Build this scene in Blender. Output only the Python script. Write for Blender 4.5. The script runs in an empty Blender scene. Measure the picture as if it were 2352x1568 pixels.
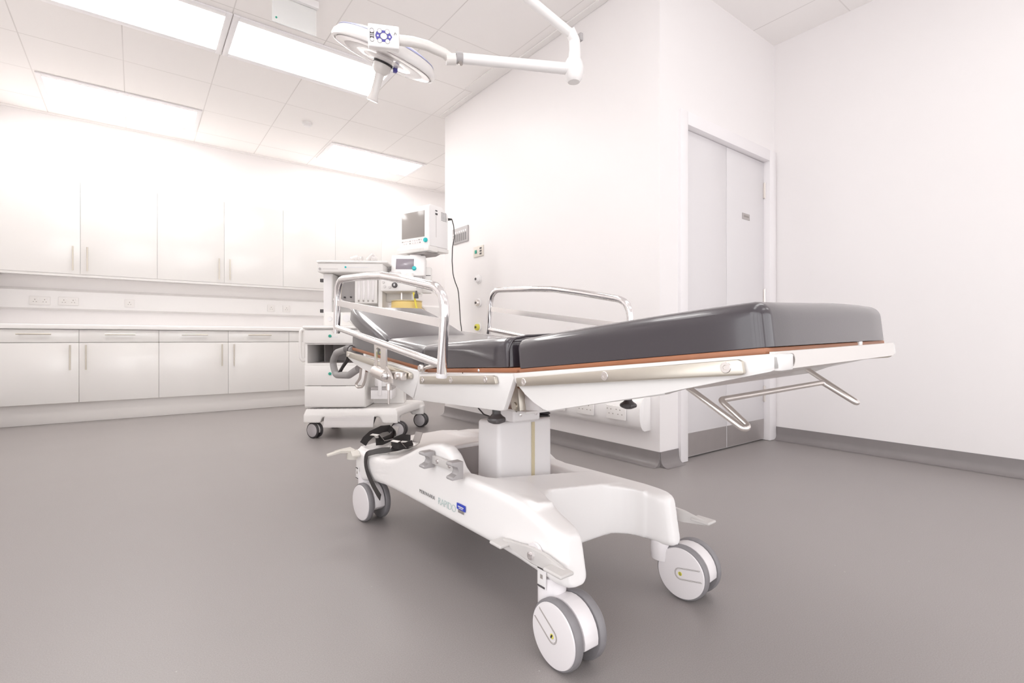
EXPO = 0.02; WORLD = 3.2; EMA = 10.2; EMB = 3.4
import bpy, bmesh, math, random
from mathutils import Vector, Matrix
random.seed(4)
R = math.radians
V = Vector
scene = bpy.context.scene
COL = scene.collection

# ------------------------------------------------------------------ materials
def mat(name, col, rough=0.5, metal=0.0, coat=0.0, spec=0.5, noise=0.0, nscale=20.0, bump=0.0, bscale=200.0, alpha=1.0, trans=0.0, emit=None, estr=0.0, coat_rough=0.05):
    m = bpy.data.materials.new(name); m.use_nodes = True
    nt = m.node_tree; b = nt.nodes['Principled BSDF']
    b.inputs['Base Color'].default_value = (*col, 1)
    b.inputs['Roughness'].default_value = rough
    b.inputs['Metallic'].default_value = metal
    b.inputs['Coat Weight'].default_value = coat
    b.inputs['Coat Roughness'].default_value = coat_rough
    b.inputs['Specular IOR Level'].default_value = spec
    b.inputs['Alpha'].default_value = alpha
    b.inputs['Transmission Weight'].default_value = trans
    if emit:
        b.inputs['Emission Color'].default_value = (*emit, 1)
        b.inputs['Emission Strength'].default_value = estr
    tc = nt.nodes.new('ShaderNodeTexCoord')
    if noise > 0:
        n = nt.nodes.new('ShaderNodeTexNoise'); n.inputs['Scale'].default_value = nscale; n.inputs['Detail'].default_value = 6
        nt.links.new(tc.outputs['Object'], n.inputs['Vector'])
        mx = nt.nodes.new('ShaderNodeMixRGB'); mx.blend_type = 'MIX'
        mx.inputs[1].default_value = (*[c * (1 - noise) for c in col], 1)
        mx.inputs[2].default_value = (*[min(1, c * (1 + noise)) for c in col], 1)
        nt.links.new(n.outputs['Fac'], mx.inputs[0]); nt.links.new(mx.outputs[0], b.inputs['Base Color'])
    if bump > 0:
        n2 = nt.nodes.new('ShaderNodeTexNoise'); n2.inputs['Scale'].default_value = bscale; n2.inputs['Detail'].default_value = 3
        nt.links.new(tc.outputs['Object'], n2.inputs['Vector'])
        bp = nt.nodes.new('ShaderNodeBump'); bp.inputs['Strength'].default_value = bump; bp.inputs['Distance'].default_value = 0.002
        nt.links.new(n2.outputs['Fac'], bp.inputs['Height']); nt.links.new(bp.outputs['Normal'], b.inputs['Normal'])
    return m

M = {}
M['wall'] = mat('wall_paint', (0.86, 0.835, 0.832), 0.42, noise=0.006, nscale=3, bump=0.05, bscale=120)
M['door'] = mat('door_paint', (0.73, 0.71, 0.72), 0.38, noise=0.006, nscale=4)
M['doorframe'] = mat('door_frame_paint', (0.86, 0.835, 0.845), 0.36, noise=0.006, nscale=4)
M['skirt'] = mat('vinyl_skirting', (0.235, 0.215, 0.215), 0.35, noise=0.08, nscale=12)
M['gloss'] = mat('gloss_white_laminate', (0.83, 0.815, 0.795), 0.22, coat=0.5, coat_rough=0.08, noise=0.006, nscale=2)
M['carcass'] = mat('cabinet_carcass', (0.86, 0.84, 0.82), 0.45, noise=0.01)
M['worktop'] = mat('white_worktop', (0.88, 0.865, 0.85), 0.3, noise=0.006, nscale=6)
M['plinth'] = mat('plinth_laminate', (0.80, 0.775, 0.755), 0.35, noise=0.01, nscale=4)
M['plastic'] = mat('white_plastic', (0.87, 0.855, 0.85), 0.35, noise=0.008, nscale=8)
M['socket'] = mat('socket_plastic', (0.83, 0.81, 0.795), 0.3, noise=0.008, nscale=30)
M['hole'] = mat('dark_hole', (0.06, 0.05, 0.05), 0.6, noise=0.1)
M['greydot'] = mat('grey_slot', (0.35, 0.32, 0.30), 0.6, noise=0.1)
M['shell'] = mat('moulded_abs_shell', (0.92, 0.905, 0.895), 0.30, coat=0.15, coat_rough=0.2, noise=0.008, nscale=6)
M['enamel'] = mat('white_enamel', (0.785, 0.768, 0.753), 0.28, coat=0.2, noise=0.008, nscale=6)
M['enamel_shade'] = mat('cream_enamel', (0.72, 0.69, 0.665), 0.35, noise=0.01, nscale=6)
M['column'] = mat('column_plastic', (0.82, 0.80, 0.80), 0.42, noise=0.01, nscale=6)
M['leather'] = mat('grey_vinyl_upholstery', (0.038, 0.031, 0.038), 0.30, spec=0.5, coat=0.75, coat_rough=0.10, noise=0.10, nscale=5, bump=0.05, bscale=350)
M['wood'] = mat('laminate_board_edge', (0.36, 0.145, 0.07), 0.4, noise=0.15, nscale=9)
M['steel'] = mat('brushed_steel', (0.68, 0.64, 0.565), 0.36, metal=1.0, noise=0.06, nscale=14)
M['satin'] = mat('satin_steel', (0.78, 0.74, 0.71), 0.28, metal=1.0, noise=0.05, nscale=14)
M['buckle'] = mat('dull_buckle_steel', (0.42, 0.40, 0.39), 0.28, metal=1.0, noise=0.05)
M['bar'] = mat('bright_steel_bar', (0.93, 0.91, 0.90), 0.22, metal=1.0, noise=0.01)
M['chrome'] = mat('polished_chrome', (0.90, 0.88, 0.88), 0.07, metal=1.0, noise=0.01)
M['kick'] = mat('brushed_kick_plate', (0.52, 0.49, 0.48), 0.42, metal=0.8, noise=0.05, nscale=18)
M['black'] = mat('black_rubber', (0.03, 0.026, 0.027), 0.45, noise=0.15, nscale=30)
M['strap'] = mat('black_webbing', (0.028, 0.024, 0.024), 0.55, noise=0.3, nscale=180)
M['dark'] = mat('dark_grey_plastic', (0.085, 0.078, 0.080), 0.35, noise=0.08, nscale=20)
M['tyre'] = mat('grey_tyre', (0.245, 0.235, 0.245), 0.5, noise=0.15, nscale=40)
M['tyre_dark'] = mat('black_tyre', (0.055, 0.05, 0.052), 0.5, noise=0.1, nscale=40)
M['disc'] = mat('wheel_disc_plastic', (0.82, 0.79, 0.80), 0.35, noise=0.008, nscale=10)
M['disc_grey'] = mat('grey_wheel_disc', (0.46, 0.44, 0.45), 0.4, noise=0.02, nscale=10)
M['pedal'] = mat('pedal_plastic', (0.62, 0.60, 0.585), 0.4, noise=0.02, nscale=10)
M['cream'] = mat('cream_pedal', (0.72, 0.69, 0.63), 0.4, noise=0.02, nscale=10)
M['grip'] = mat('grey_grip', (0.33, 0.315, 0.31), 0.5, noise=0.05, nscale=20)
M['clip'] = mat('grey_clip', (0.40, 0.38, 0.38), 0.45, noise=0.03, nscale=20)
M['yellow'] = mat('yellow_mark', (0.75, 0.70, 0.12), 0.5, noise=0.1, nscale=60)
M['green'] = mat('green_button', (0.03, 0.36, 0.26), 0.4, noise=0.05)
M['lime'] = mat('lime_stem', (0.36, 0.40, 0.10), 0.4, noise=0.1)
M['teal'] = mat('teal_knob', (0.02, 0.50, 0.52), 0.35, noise=0.03)
M['tan'] = mat('clear_yellowed_tape', (0.62, 0.54, 0.36), 0.4, noise=0.05, nscale=30)
M['ink'] = mat('black_ink', (0.05, 0.045, 0.045), 0.6, noise=0.1)
M['tealink'] = mat('teal_ink', (0.36, 0.50, 0.49), 0.6, noise=0.1)
M['blue'] = mat('blue_sticker', (0.03, 0.06, 0.50), 0.45, noise=0.05)
M['indigo'] = mat('indigo_print', (0.11, 0.10, 0.42), 0.4, noise=0.05)
M['whiteink'] = mat('white_print', (0.80, 0.79, 0.80), 0.45, noise=0.02)
M['screen'] = mat('monitor_glass', (0.30, 0.275, 0.26), 0.22, coat=0.3, noise=0.02, nscale=4)
M['screen2'] = mat('display_glass', (0.27, 0.24, 0.275), 0.22, coat=0.3, noise=0.02, nscale=4)
M['machine'] = mat('machine_enamel', (0.84, 0.82, 0.80), 0.36, noise=0.008, nscale=8)
M['machine_grey'] = mat('machine_grey_panel', (0.55, 0.525, 0.52), 0.42, noise=0.02, nscale=8)
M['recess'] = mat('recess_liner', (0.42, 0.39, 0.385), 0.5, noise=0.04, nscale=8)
M['amber'] = mat('amber_canister', (0.80, 0.60, 0.22), 0.3, noise=0.06, nscale=14)
M['yellowtube'] = mat('yellow_tube', (0.85, 0.72, 0.08), 0.35, noise=0.05)
M['tube'] = mat('pale_hose', (0.66, 0.63, 0.62), 0.4, noise=0.04)
M['glass'] = mat('flow_tube_glass', (0.80, 0.80, 0.82), 0.15, alpha=0.75, noise=0.02)
M['ceilplain'] = mat('ceiling_margin', (0.88, 0.86, 0.845), 0.7, noise=0.01, nscale=4)
M['lampwhite'] = mat('lamp_enamel', (0.86, 0.84, 0.83), 0.3, coat=0.3, noise=0.006, nscale=6)
M['lampcream'] = mat('lamp_handle', (0.80, 0.765, 0.735), 0.25, coat=0.4, noise=0.006, nscale=6)
M['lampblue'] = mat('lamp_blue_trim', (0.42, 0.45, 0.72), 0.4, noise=0.03)
M['reflector'] = mat('lamp_reflector', (0.42, 0.39, 0.39), 0.35, metal=0.4, noise=0.25, nscale=60)
M['lampglass'] = mat('lamp_glass', (0.80, 0.77, 0.77), 0.12, coat=0.5, noise=0.01)
M['panelgrey'] = mat('grey_wall_panel', (0.48, 0.46, 0.46), 0.4, noise=0.03, nscale=12)
M['panelslot'] = mat('panel_slots', (0.23, 0.22, 0.22), 0.4, noise=0.03, nscale=12)
M['beige'] = mat('beige_switch_plate', (0.74, 0.69, 0.62), 0.4, noise=0.02, nscale=12)
M['lightframe'] = mat('light_frame', (0.90, 0.885, 0.895), 0.4, noise=0.01)
M['acrylic'] = mat('clear_acrylic', (0.84, 0.86, 0.85), 0.12, alpha=0.42, noise=0.01)

# floor: sheet vinyl with fine flecks
def floor_mat():
    m = mat('vinyl_floor', (0.295, 0.27, 0.262), 0.38, spec=0.45)
    nt = m.node_tree; b = nt.nodes['Principled BSDF']
    tc = nt.nodes.new('ShaderNodeTexCoord')
    n = nt.nodes.new('ShaderNodeTexNoise'); n.inputs['Scale'].default_value = 320; n.inputs['Detail'].default_value = 2
    n2 = nt.nodes.new('ShaderNodeTexNoise'); n2.inputs['Scale'].default_value = 1.3; n2.inputs['Detail'].default_value = 5
    v = nt.nodes.new('ShaderNodeTexVoronoi'); v.inputs['Scale'].default_value = 11
    for q in (n, n2, v): nt.links.new(tc.outputs['Object'], q.inputs['Vector'])
    r1 = nt.nodes.new('ShaderNodeValToRGB')
    r1.color_ramp.elements[0].position = 0.35; r1.color_ramp.elements[0].color = (0.272, 0.250, 0.243, 1)
    r1.color_ramp.elements[1].position = 0.68; r1.color_ramp.elements[1].color = (0.312, 0.288, 0.281, 1)
    nt.links.new(n.outputs['Fac'], r1.inputs[0])
    mx = nt.nodes.new('ShaderNodeMixRGB'); mx.blend_type = 'MULTIPLY'; mx.inputs[0].default_value = 0.25
    nt.links.new(r1.outputs[0], mx.inputs[1]); nt.links.new(n2.outputs['Color'], mx.inputs[2])
    bw = nt.nodes.new('ShaderNodeRGBToBW'); nt.links.new(n2.outputs['Color'], bw.inputs[0])
    mr = nt.nodes.new('ShaderNodeMapRange'); mr.inputs[3].default_value = 0.85; mr.inputs[4].default_value = 1.1
    nt.links.new(bw.outputs[0], mr.inputs[0]); nt.links.new(mr.outputs[0], mx.inputs[2])
    # tiny bright flecks of grit
    lt = nt.nodes.new('ShaderNodeMath'); lt.operation = 'LESS_THAN'; lt.inputs[1].default_value = 0.022
    nt.links.new(v.outputs['Distance'], lt.inputs[0])
    m2 = nt.nodes.new('ShaderNodeMixRGB'); m2.inputs[2].default_value = (0.55, 0.53, 0.52, 1)
    fl = nt.nodes.new('ShaderNodeMath'); fl.operation = 'MULTIPLY'; fl.inputs[1].default_value = 0.5
    nt.links.new(lt.outputs[0], fl.inputs[0]); nt.links.new(fl.outputs[0], m2.inputs[0])
    nt.links.new(mx.outputs[0], m2.inputs[1]); nt.links.new(m2.outputs[0], b.inputs['Base Color'])
    mr2 = nt.nodes.new('ShaderNodeMapRange'); mr2.inputs[3].default_value = 0.30; mr2.inputs[4].default_value = 0.46
    nt.links.new(bw.outputs[0], mr2.inputs[0]); nt.links.new(mr2.outputs[0], b.inputs['Roughness'])
    return m
M['floor'] = floor_mat()

# ceiling: square lay-in tiles with thin grey joints
TX0, TXP, TY0, TYP = -0.703, 0.626, 3.93, 0.643
def ceil_mat():
    m = mat('ceiling_tiles', (0.92, 0.895, 0.88), 0.75)
    nt = m.node_tree; b = nt.nodes['Principled BSDF']
    tc = nt.nodes.new('ShaderNodeTexCoord'); sp = nt.nodes.new('ShaderNodeSeparateXYZ')
    nt.links.new(tc.outputs['Object'], sp.inputs[0])
    def mth(op, a, bb):
        x = nt.nodes.new('ShaderNodeMath'); x.operation = op
        for i, q in enumerate((a, bb)):
            if q is None: continue
            if isinstance(q, (int, float)): x.inputs[i].default_value = q
            else: nt.links.new(q, x.inputs[i])
        return x.outputs[0]
    def line(sock, o, p, w):
        f = mth('FRACT', mth('DIVIDE', mth('SUBTRACT', sock, o), p), None)
        d = mth('ABSOLUTE', mth('SUBTRACT', f, 0.5), None)
        return mth('GREATER_THAN', d, 0.5 - w)
    lx = line(sp.outputs[0], TX0, TXP, 0.006); ly = line(sp.outputs[1], TY0, TYP, 0.006)
    l = mth('MAXIMUM', lx, ly)
    n = nt.nodes.new('ShaderNodeTexNoise'); n.inputs['Scale'].default_value = 1.1
    nt.links.new(tc.outputs['Object'], n.inputs['Vector'])
    l2 = mth('MULTIPLY', l, mth('MULTIPLY', n.outputs['Fac'], 0.9))
    mx = nt.nodes.new('ShaderNodeMixRGB'); nt.links.new(l2, mx.inputs[0])
    mx.inputs[1].default_value = (0.92, 0.895, 0.88, 1); mx.inputs[2].default_value = (0.52, 0.49, 0.47, 1)
    nt.links.new(mx.outputs[0], b.inputs['Base Color'])
    return m
M['ceil'] = ceil_mat()

def emit_mat(EMIT):
    m = bpy.data.materials.new('lit_diffuser'); m.use_nodes = True
    nt = m.node_tree; b = nt.nodes['Principled BSDF']
    b.inputs['Base Color'].default_value = (0.9, 0.9, 0.9, 1)
    b.inputs['Emission Color'].default_value = (1.0, 0.985, 0.965, 1)
    b.inputs['Emission Strength'].default_value = EMIT
    return m
M['emit'] = emit_mat(EMA); M['emit_near'] = emit_mat(EMB); M['emit_strip'] = emit_mat(3.2)

# ------------------------------------------------------------------ mesh builder
class MB:
    def __init__(s, T=None):
        s.bm = bmesh.new(); s.T = T; s.mi = 0
    def _v(s, p):
        p = V(p)
        return s.bm.verts.new(s.T @ p if s.T else p)
    def _f(s, vs):
        try:
            f = s.bm.faces.new(vs); f.material_index = s.mi; return f
        except ValueError: return None
    def box(s, lo, hi, bev=0.0, seg=2, X=None):
        lo, hi = V(lo), V(hi)
        vs = []
        for z in (lo.z, hi.z):
            for x, y in ((lo.x, lo.y), (hi.x, lo.y), (hi.x, hi.y), (lo.x, hi.y)):
                p = V((x, y, z)); p = X @ p if X else p
                vs.append(s._v(p))
        fs = [(3, 2, 1, 0), (4, 5, 6, 7), (0, 1, 5, 4), (1, 2, 6, 5), (2, 3, 7, 6), (3, 0, 4, 7)]
        F = [s._f([vs[i] for i in f]) for f in fs]
        if bev > 0:
            E = list({e for f in F for e in f.edges})
            r = bmesh.ops.bevel(s.bm, geom=E, offset=bev, segments=seg, profile=0.5, affect='EDGES', clamp_overlap=True)
            for f in r['faces']: f.material_index = s.mi
        return s
    def rbox(s, c, size, r, seg=5, inner=4, crown=0.0, X=None, shape=None, sharp_bottom=0.0):
        """box with truly round edges, optionally crowned on top"""
        c = V(c); h = [q / 2 for q in size]
        r = min(r, min(h) * 0.999)
        def samples(hh):
            a = [-hh + r * (1 - math.cos(math.pi / 2 * i / seg)) for i in range(seg)]
            m = [(-hh + r) + (2 * (hh - r)) * i / inner for i in range(inner + 1)]
            return a + m + [-q for q in reversed(a)]
        S = [samples(q) for q in h]
        cache = {}
        def vert(p):
            k = tuple(round(q, 6) for q in p)
            if k in cache: return cache[k]
            ci = [max(-h[i] + r, min(h[i] - r, p[i])) for i in range(3)]
            d = V([p[i] - ci[i] for i in range(3)])
            q = V(ci) + (d.normalized() * r if d.length > 1e-9 else d)
            if sharp_bottom and p[2] < 0:
                m_ = max(abs(d.x), abs(d.y)); l_ = math.hypot(d.x, d.y)
                q = V((ci[0] + (d.x / l_ * m_ if l_ > 1e-9 else 0), ci[1] + (d.y / l_ * m_ if l_ > 1e-9 else 0), p[2]))
            if crown and q.z > 0:
                q.z += crown * (1 - (q.x / h[0]) ** 2) * (1 - (q.y / h[1]) ** 4)
            if shape: q = shape(q)
            q = q + c
            if X: q = X @ q
            cache[k] = s._v(q); return cache[k]
        for ax in range(3):
            u, w = (ax + 1) % 3, (ax + 2) % 3
            for sg in (-1, 1):
                for i in range(len(S[u]) - 1):
                    for j in range(len(S[w]) - 1):
                        q = []
                        for (a, b) in ((i, j), (i + 1, j), (i + 1, j + 1), (i, j + 1)):
                            p = [0, 0, 0]; p[ax] = sg * h[ax]; p[u] = S[u][a]; p[w] = S[w][b]; q.append(vert(p))
                        if sg < 0: q.reverse()
                        if len(set(q)) >= 3:
                            s._f(q) if len(set(q)) == 4 else None
        return s
    def tube(s, pts, r, seg=12, closed=False, caps=True, fillet=0.0, fseg=6, flat=None):
        pts = [V(p) for p in pts]
        if fillet > 0:
            pts = fillet_path(pts, fillet, fseg, closed)
            if isinstance(r, (list, tuple)): r = [r[0] + (r[-1] - r[0]) * i / (len(pts) - 1) for i in range(len(pts))]
        n = len(pts); rings = []
        up = None
        for i in range(n):
            a = pts[i - 1] if (i > 0 or closed) else pts[i]
            b = pts[(i + 1) % n] if (i < n - 1 or closed) else pts[i]
            t = (b - a).normalized()
            if up is None:
                ref = V((0, 0, 1)) if abs(t.z) < 0.9 else V((1, 0, 0))
                up = (ref - t * ref.dot(t)).normalized()
            else:
                up = (up - t * up.dot(t)).normalized()
            sd = t.cross(up)
            rr = r[i] if isinstance(r, (list, tuple)) else r
            ring = []
            for k in range(seg):
                an = 2 * math.pi * k / seg
                cx, cy = math.cos(an) * rr, math.sin(an) * rr
                if flat: cx *= flat
                ring.append(s._v(pts[i] + sd * cy + up * cx))
            rings.append(ring)
        m = n if closed else n - 1
        for i in range(m):
            A, B = rings[i], rings[(i + 1) % n]
            for k in range(seg):
                s._f([A[k], A[(k + 1) % seg], B[(k + 1) % seg], B[k]])
        if caps and not closed:
            s._f(list(reversed(rings[0]))); s._f(rings[-1])
        return s
    def cyl(s, p0, p1, r0, r1=None, seg=24):
        return s.tube([p0, p1], [r0, r0 if r1 is None else r1], seg)
    def lathe(s, prof, o, ax=(0, 0, 1), seg=32):
        """prof: (radius, height) along ax from o"""
        ax = V(ax).normalized(); o = V(o)
        ref = V((0, 0, 1)) if abs(ax.z) < 0.9 else V((1, 0, 0))
        u = (ref - ax * ref.dot(ax)).normalized(); w = ax.cross(u)
        rings = []
        for rr, hh in prof:
            if rr < 1e-6: rings.append([s._v(o + ax * hh)])
            else: rings.append([s._v(o + ax * hh + u * (math.cos(2 * math.pi * k / seg) * rr) + w * (math.sin(2 * math.pi * k / seg) * rr)) for k in range(seg)])
        for A, B in zip(rings, rings[1:]):
            for k in range(seg):
                k2 = (k + 1) % seg
                if len(A) == 1 and len(B) == 1: continue
                if len(A) == 1: s._f([A[0], B[k2], B[k]])
                elif len(B) == 1: s._f([A[k], A[k2], B[0]])
                else: s._f([A[k], A[k2], B[k2], B[k]])
        if len(rings[0]) > 1: s._f(list(reversed(rings[0])))
        if len(rings[-1]) > 1: s._f(rings[-1])
        return s
    def prism(s, poly, f, t0, t1, bev=0.0, seg=2):
        """poly 2-D points, f(u, v, t) -> 3-D"""
        A = [s._v(f(u, v, t0)) for u, v in poly]; B = [s._v(f(u, v, t1)) for u, v in poly]
        n = len(poly); F = [s._f(list(reversed(A))), s._f(B)]
        for i in range(n): F.append(s._f([A[i], A[(i + 1) % n], B[(i + 1) % n], B[i]]))
        F = [f_ for f_ in F if f_]
        if bev > 0:
            E = list({e for q in F for e in q.edges})
            r = bmesh.ops.bevel(s.bm, geom=E, offset=bev, segments=seg, profile=0.5, affect='EDGES', clamp_overlap=True)
            for q in r['faces']: q.material_index = s.mi
        return s
    def loft(s, rings, caps=True):
        Rg = [[s._v(p) for p in r] for r in rings]
        n = len(Rg[0])
        for A, B in zip(Rg, Rg[1:]):
            for k in range(n): s._f([A[k], A[(k + 1) % n], B[(k + 1) % n], B[k]])
        if caps: s._f(list(reversed(Rg[0]))); s._f(Rg[-1])
        return s
    def ribbon(s, pts, width_dirs, w, th):
        """flat strap: pts path, width direction per point, width and thickness"""
        pts = [V(p) for p in pts]; n = len(pts); rings = []
        for i in range(n):
            t = (pts[min(i + 1, n - 1)] - pts[max(i - 1, 0)]).normalized()
            d = V(width_dirs[i] if isinstance(width_dirs, list) else width_dirs); d = (d - t * d.dot(t)).normalized()
            nn = t.cross(d)
            rings.append([pts[i] + d * w / 2 + nn * th / 2, pts[i] - d * w / 2 + nn * th / 2, pts[i] - d * w / 2 - nn * th / 2, pts[i] + d * w / 2 - nn * th / 2])
        return s.loft(rings)

def fillet_path(pts, r, n=6, closed=False):
    out = []
    N = len(pts)
    for i, p in enumerate(pts):
        if not closed and i in (0, N - 1): out.append(p); continue
        a, b = pts[i - 1], pts[(i + 1) % N]
        d1, d2 = (a - p), (b - p)
        L = min(d1.length, d2.length) * 0.49
        d1n, d2n = d1.normalized(), d2.normalized()
        ang = d1n.angle(d2n)
        if ang > math.pi - 0.02: out.append(p); continue
        cut = min(r / math.tan(ang / 2), L)
        p1, p2 = p + d1n * cut, p + d2n * cut
        for k in range(n + 1):
            t = k / n
            out.append(p1 * (1 - t) ** 2 + p * 2 * t * (1 - t) + p2 * t * t)
    return out

def wloc(o):
    l = V((0, 0, 0))
    while o is not None: l = l + V(o.location); o = o.parent
    return l

def obj(name, mb, m, parent=None, sharp=38, kind=None, label=None, loc=None):
    bm = mb.bm
    bmesh.ops.recalc_face_normals(bm, faces=bm.faces[:])
    off = wloc(parent) if parent else V(loc) if loc else V((0, 0, 0))
    if off.length > 0: bmesh.ops.translate(bm, verts=bm.verts[:], vec=-off)
    me = bpy.data.meshes.new(name)
    for f in bm.faces: f.smooth = True
    bm.to_mesh(me); bm.free()
    for q in (m if isinstance(m, (list, tuple)) else [m]): me.materials.append(M[q])
    try: me.set_sharp_from_angle(angle=R(sharp))
    except Exception: pass
    o = bpy.data.objects.new(name, me); COL.objects.link(o)
    if parent: o.parent = parent
    elif loc: o.location = loc
    if kind: o['kind'] = kind
    if label: o['label'] = label
    return o

def thing(name, label, cat, loc=(0, 0, 0), group=None):
    o = bpy.data.objects.new(name, None); COL.objects.link(o)
    o.empty_display_size = 0.1
    o.location = loc; o['label'] = label; o['category'] = cat
    if group: o['group'] = group
    return o
def tag(o, label, cat, group=None):
    o['label'] = label; o['category'] = cat
    if group: o['group'] = group
    return o
def struct(name, mb, m, parent=None, **k):
    return obj(name, mb, m, parent, kind=None if parent else 'structure', **k)
def dup(root, loc, label, group=None):
    r = root.copy(); COL.objects.link(r); r.location = loc; r['label'] = label
    if group: r['group'] = group
    for ch in list(root.children):
        c = ch.copy(); COL.objects.link(c); c.parent = r
        for g in list(ch.children):
            d = g.copy(); COL.objects.link(d); d.parent = c
    return r

def text_obj(name, body, size, mtx, m, parent, extrude=0.0004, offset=0.0, xs=1.0):
    cu = bpy.data.curves.new(name + '_curve', 'FONT'); cu.body = body; cu.size = size; cu.extrude = extrude; cu.offset = offset
    cu.space_character = xs
    t = bpy.data.objects.new(name + '_tmp', cu); COL.objects.link(t)
    bpy.context.view_layer.update()
    me = bpy.data.meshes.new_from_object(t.evaluated_get(bpy.context.evaluated_depsgraph_get()))
    bpy.data.objects.remove(t); bpy.data.curves.remove(cu)
    me.transform(mtx)
    if parent: me.transform(Matrix.Translation(-wloc(parent)))
    me.materials.clear(); me.materials.append(M[m]); me.name = name
    o = bpy.data.objects.new(name, me); COL.objects.link(o); o.parent = parent
    return o

# ------------------------------------------------------------------ room shell
CH = 3.08            # ceiling height
XL, XR, YB = -1.09, 4.0, -2.6
YF = 6.87            # far wall
XS, YD, YE = 2.552, 1.88, 4.52     # service wall plane, door wall plane, end of service wall
b = MB(); b.box((XL - .1, YB - .1, -.1), (5.3, YF + .1, 0)); struct('floor', b, 'floor')
b = MB(); b.box((XL - .1, YB - .1, CH), (5.3, YF + .1, CH + .1)); struct('ceiling', b, 'ceil')
b = MB(); b.box((XL - .1, YF, 0), (5.2, YF + .1, CH)); struct('wall_far', b, 'wall')
LY0, LY1 = -2.25, 1.35
b = MB(); b.box((XL - .1, YB, 0), (XL, LY0, CH)); b.box((XL - .1, LY1, 0), (XL, YF, CH)); b.box((XL - .1, LY0, 0), (XL, LY1, .28)); b.box((XL - .1, LY0, 2.30), (XL, LY1, CH))
struct('wall_left', b, 'wall')
b = MB(); b.box((XL - .08, LY0, .28), (XL - .02, LY1, .33)); b.box((XL - .08, LY0, 2.25), (XL - .02, LY1, 2.30))  # added window out of view, for more light from the left
for k in range(5):
    y = LY0 + (LY1 - LY0 - .05) * k / 4; b.box((XL - .08, y, .33), (XL - .02, y + .05, 2.25))
added_win2 = struct('added_window_2', b, 'doorframe')
b = MB(); b.box((XL - .02, LY0 - .03, .25), (XL + .10, LY1 + .03, .28), .004); struct('added_window_sill', b, 'doorframe', added_win2)
WX0, WX1, WZ0, WZ1 = -.75, 3.65, .28, 2.30
b = MB(); b.box((XL - .1, YB - .1, 0), (WX0, YB, CH)); b.box((WX1, YB - .1, 0), (XR + .1, YB, CH)); b.box((WX0, YB - .1, 0), (WX1, YB, WZ0)); b.box((WX0, YB - .1, WZ1), (WX1, YB, CH))
struct('wall_rear', b, 'wall')
# added unseen window behind the camera, to light the trolley from low down
b = MB(); b.box((WX0, YB - .08, WZ0), (WX1, YB - .02, WZ0 + .05)); b.box((WX0, YB - .08, WZ1 - .05), (WX1, YB - .02, WZ1))
for k in range(5):
    x = WX0 + (WX1 - WX0 - .05) * k / 4; b.box((x, YB - .08, WZ0 + .05), (x + .05, YB - .02, WZ1 - .05))
added_win = struct('added_window_1', b, 'doorframe')
b = MB(); b.box((WX0 - .03, YB - .02, WZ0 - .03), (WX1 + .03, YB + .10, WZ0), .004); struct('added_window_sill', b, 'doorframe', added_win)
b = MB(); b.box((XR, YB, 0), (XR + .1, YD, CH)); struct('wall_right', b, 'wall')
b = MB(); b.box((5.1, YE, 0), (5.2, YF, CH)); struct('wall_recess', b, 'wall')
b = MB(); b.prism([(XS, YD + .12), (XS + .1, YD + .12), (XS + .1, YE - .1), (5.2, YE - .1), (5.2, YE), (XS, YE)], lambda u, v, t: V((u, v, t)), 0, CH); struct('wall_service', b, 'wall')
DX0, DX1, DZ = 2.80, 3.905, 2.165
b = MB(); b.box((XS, YD, 0), (DX0, YD + .12, CH)); b.box((DX0, YD, DZ), (DX1, YD + .12, CH)); b.box((DX1, YD, 0), (XR + .1, YD + .12, CH))
struct('wall_door', b, 'wall')
# perimeter trim at the ceiling
b = MB(); b.box((XS - .055, YD - .0, CH - .012), (XS - .002, 3.40, CH - .001)); b.box((XS - .055, 3.90, CH - .012), (XS - .002, YE, CH - .001))
b.box((XS - .14, 3.40, CH - .012), (XS - .002, 3.90, CH - .001)); struct('trim_1', b, 'ceilplain')
b = MB(); b.box((XL + .002, YF - .012, CH - .02), (5.09, YF - .001, CH - .001)); struct('trim_2', b, 'ceilplain')
# coved vinyl skirtings
def skirting(name, p0, p1, nrm, h=.092):
    p0, p1, n = V(p0), V(p1), V(nrm)
    bb = MB(); prof = [(0.001, h), (.006, h), (.008, .05), (.013, .028), (.024, .012), (.045, .003), (.06, .0012), (0.001, .0012)]
    bb.loft([[p + n * a + V((0, 0, z)) for a, z in prof] for p in (p0, p1)]); struct(name, bb, 'skirt')
skirting('baseboard_right', (XR, YB, 0), (XR, YD, 0), (-1, 0, 0), .10)
skirting('baseboard_service', (XS, YD, 0), (XS, YE, 0), (-1, 0, 0))
skirting('baseboard_door', (XS, YD, 0), (DX0 - .062, YD, 0), (0, -1, 0))

b = MB(); b.box((XL + .001, 6.42, 1.412), (-1.038, 6.86, 2.318)); struct('trim_3', b, 'gloss')
b = MB(); b.box((XL + .001, 6.19, .19), (-1.031, 6.86, .872)); struct('trim_4', b, 'gloss')
skirting('baseboard_left', (XL, YB, 0), (XL, 6.21, 0), (1, 0, 0))
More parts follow.
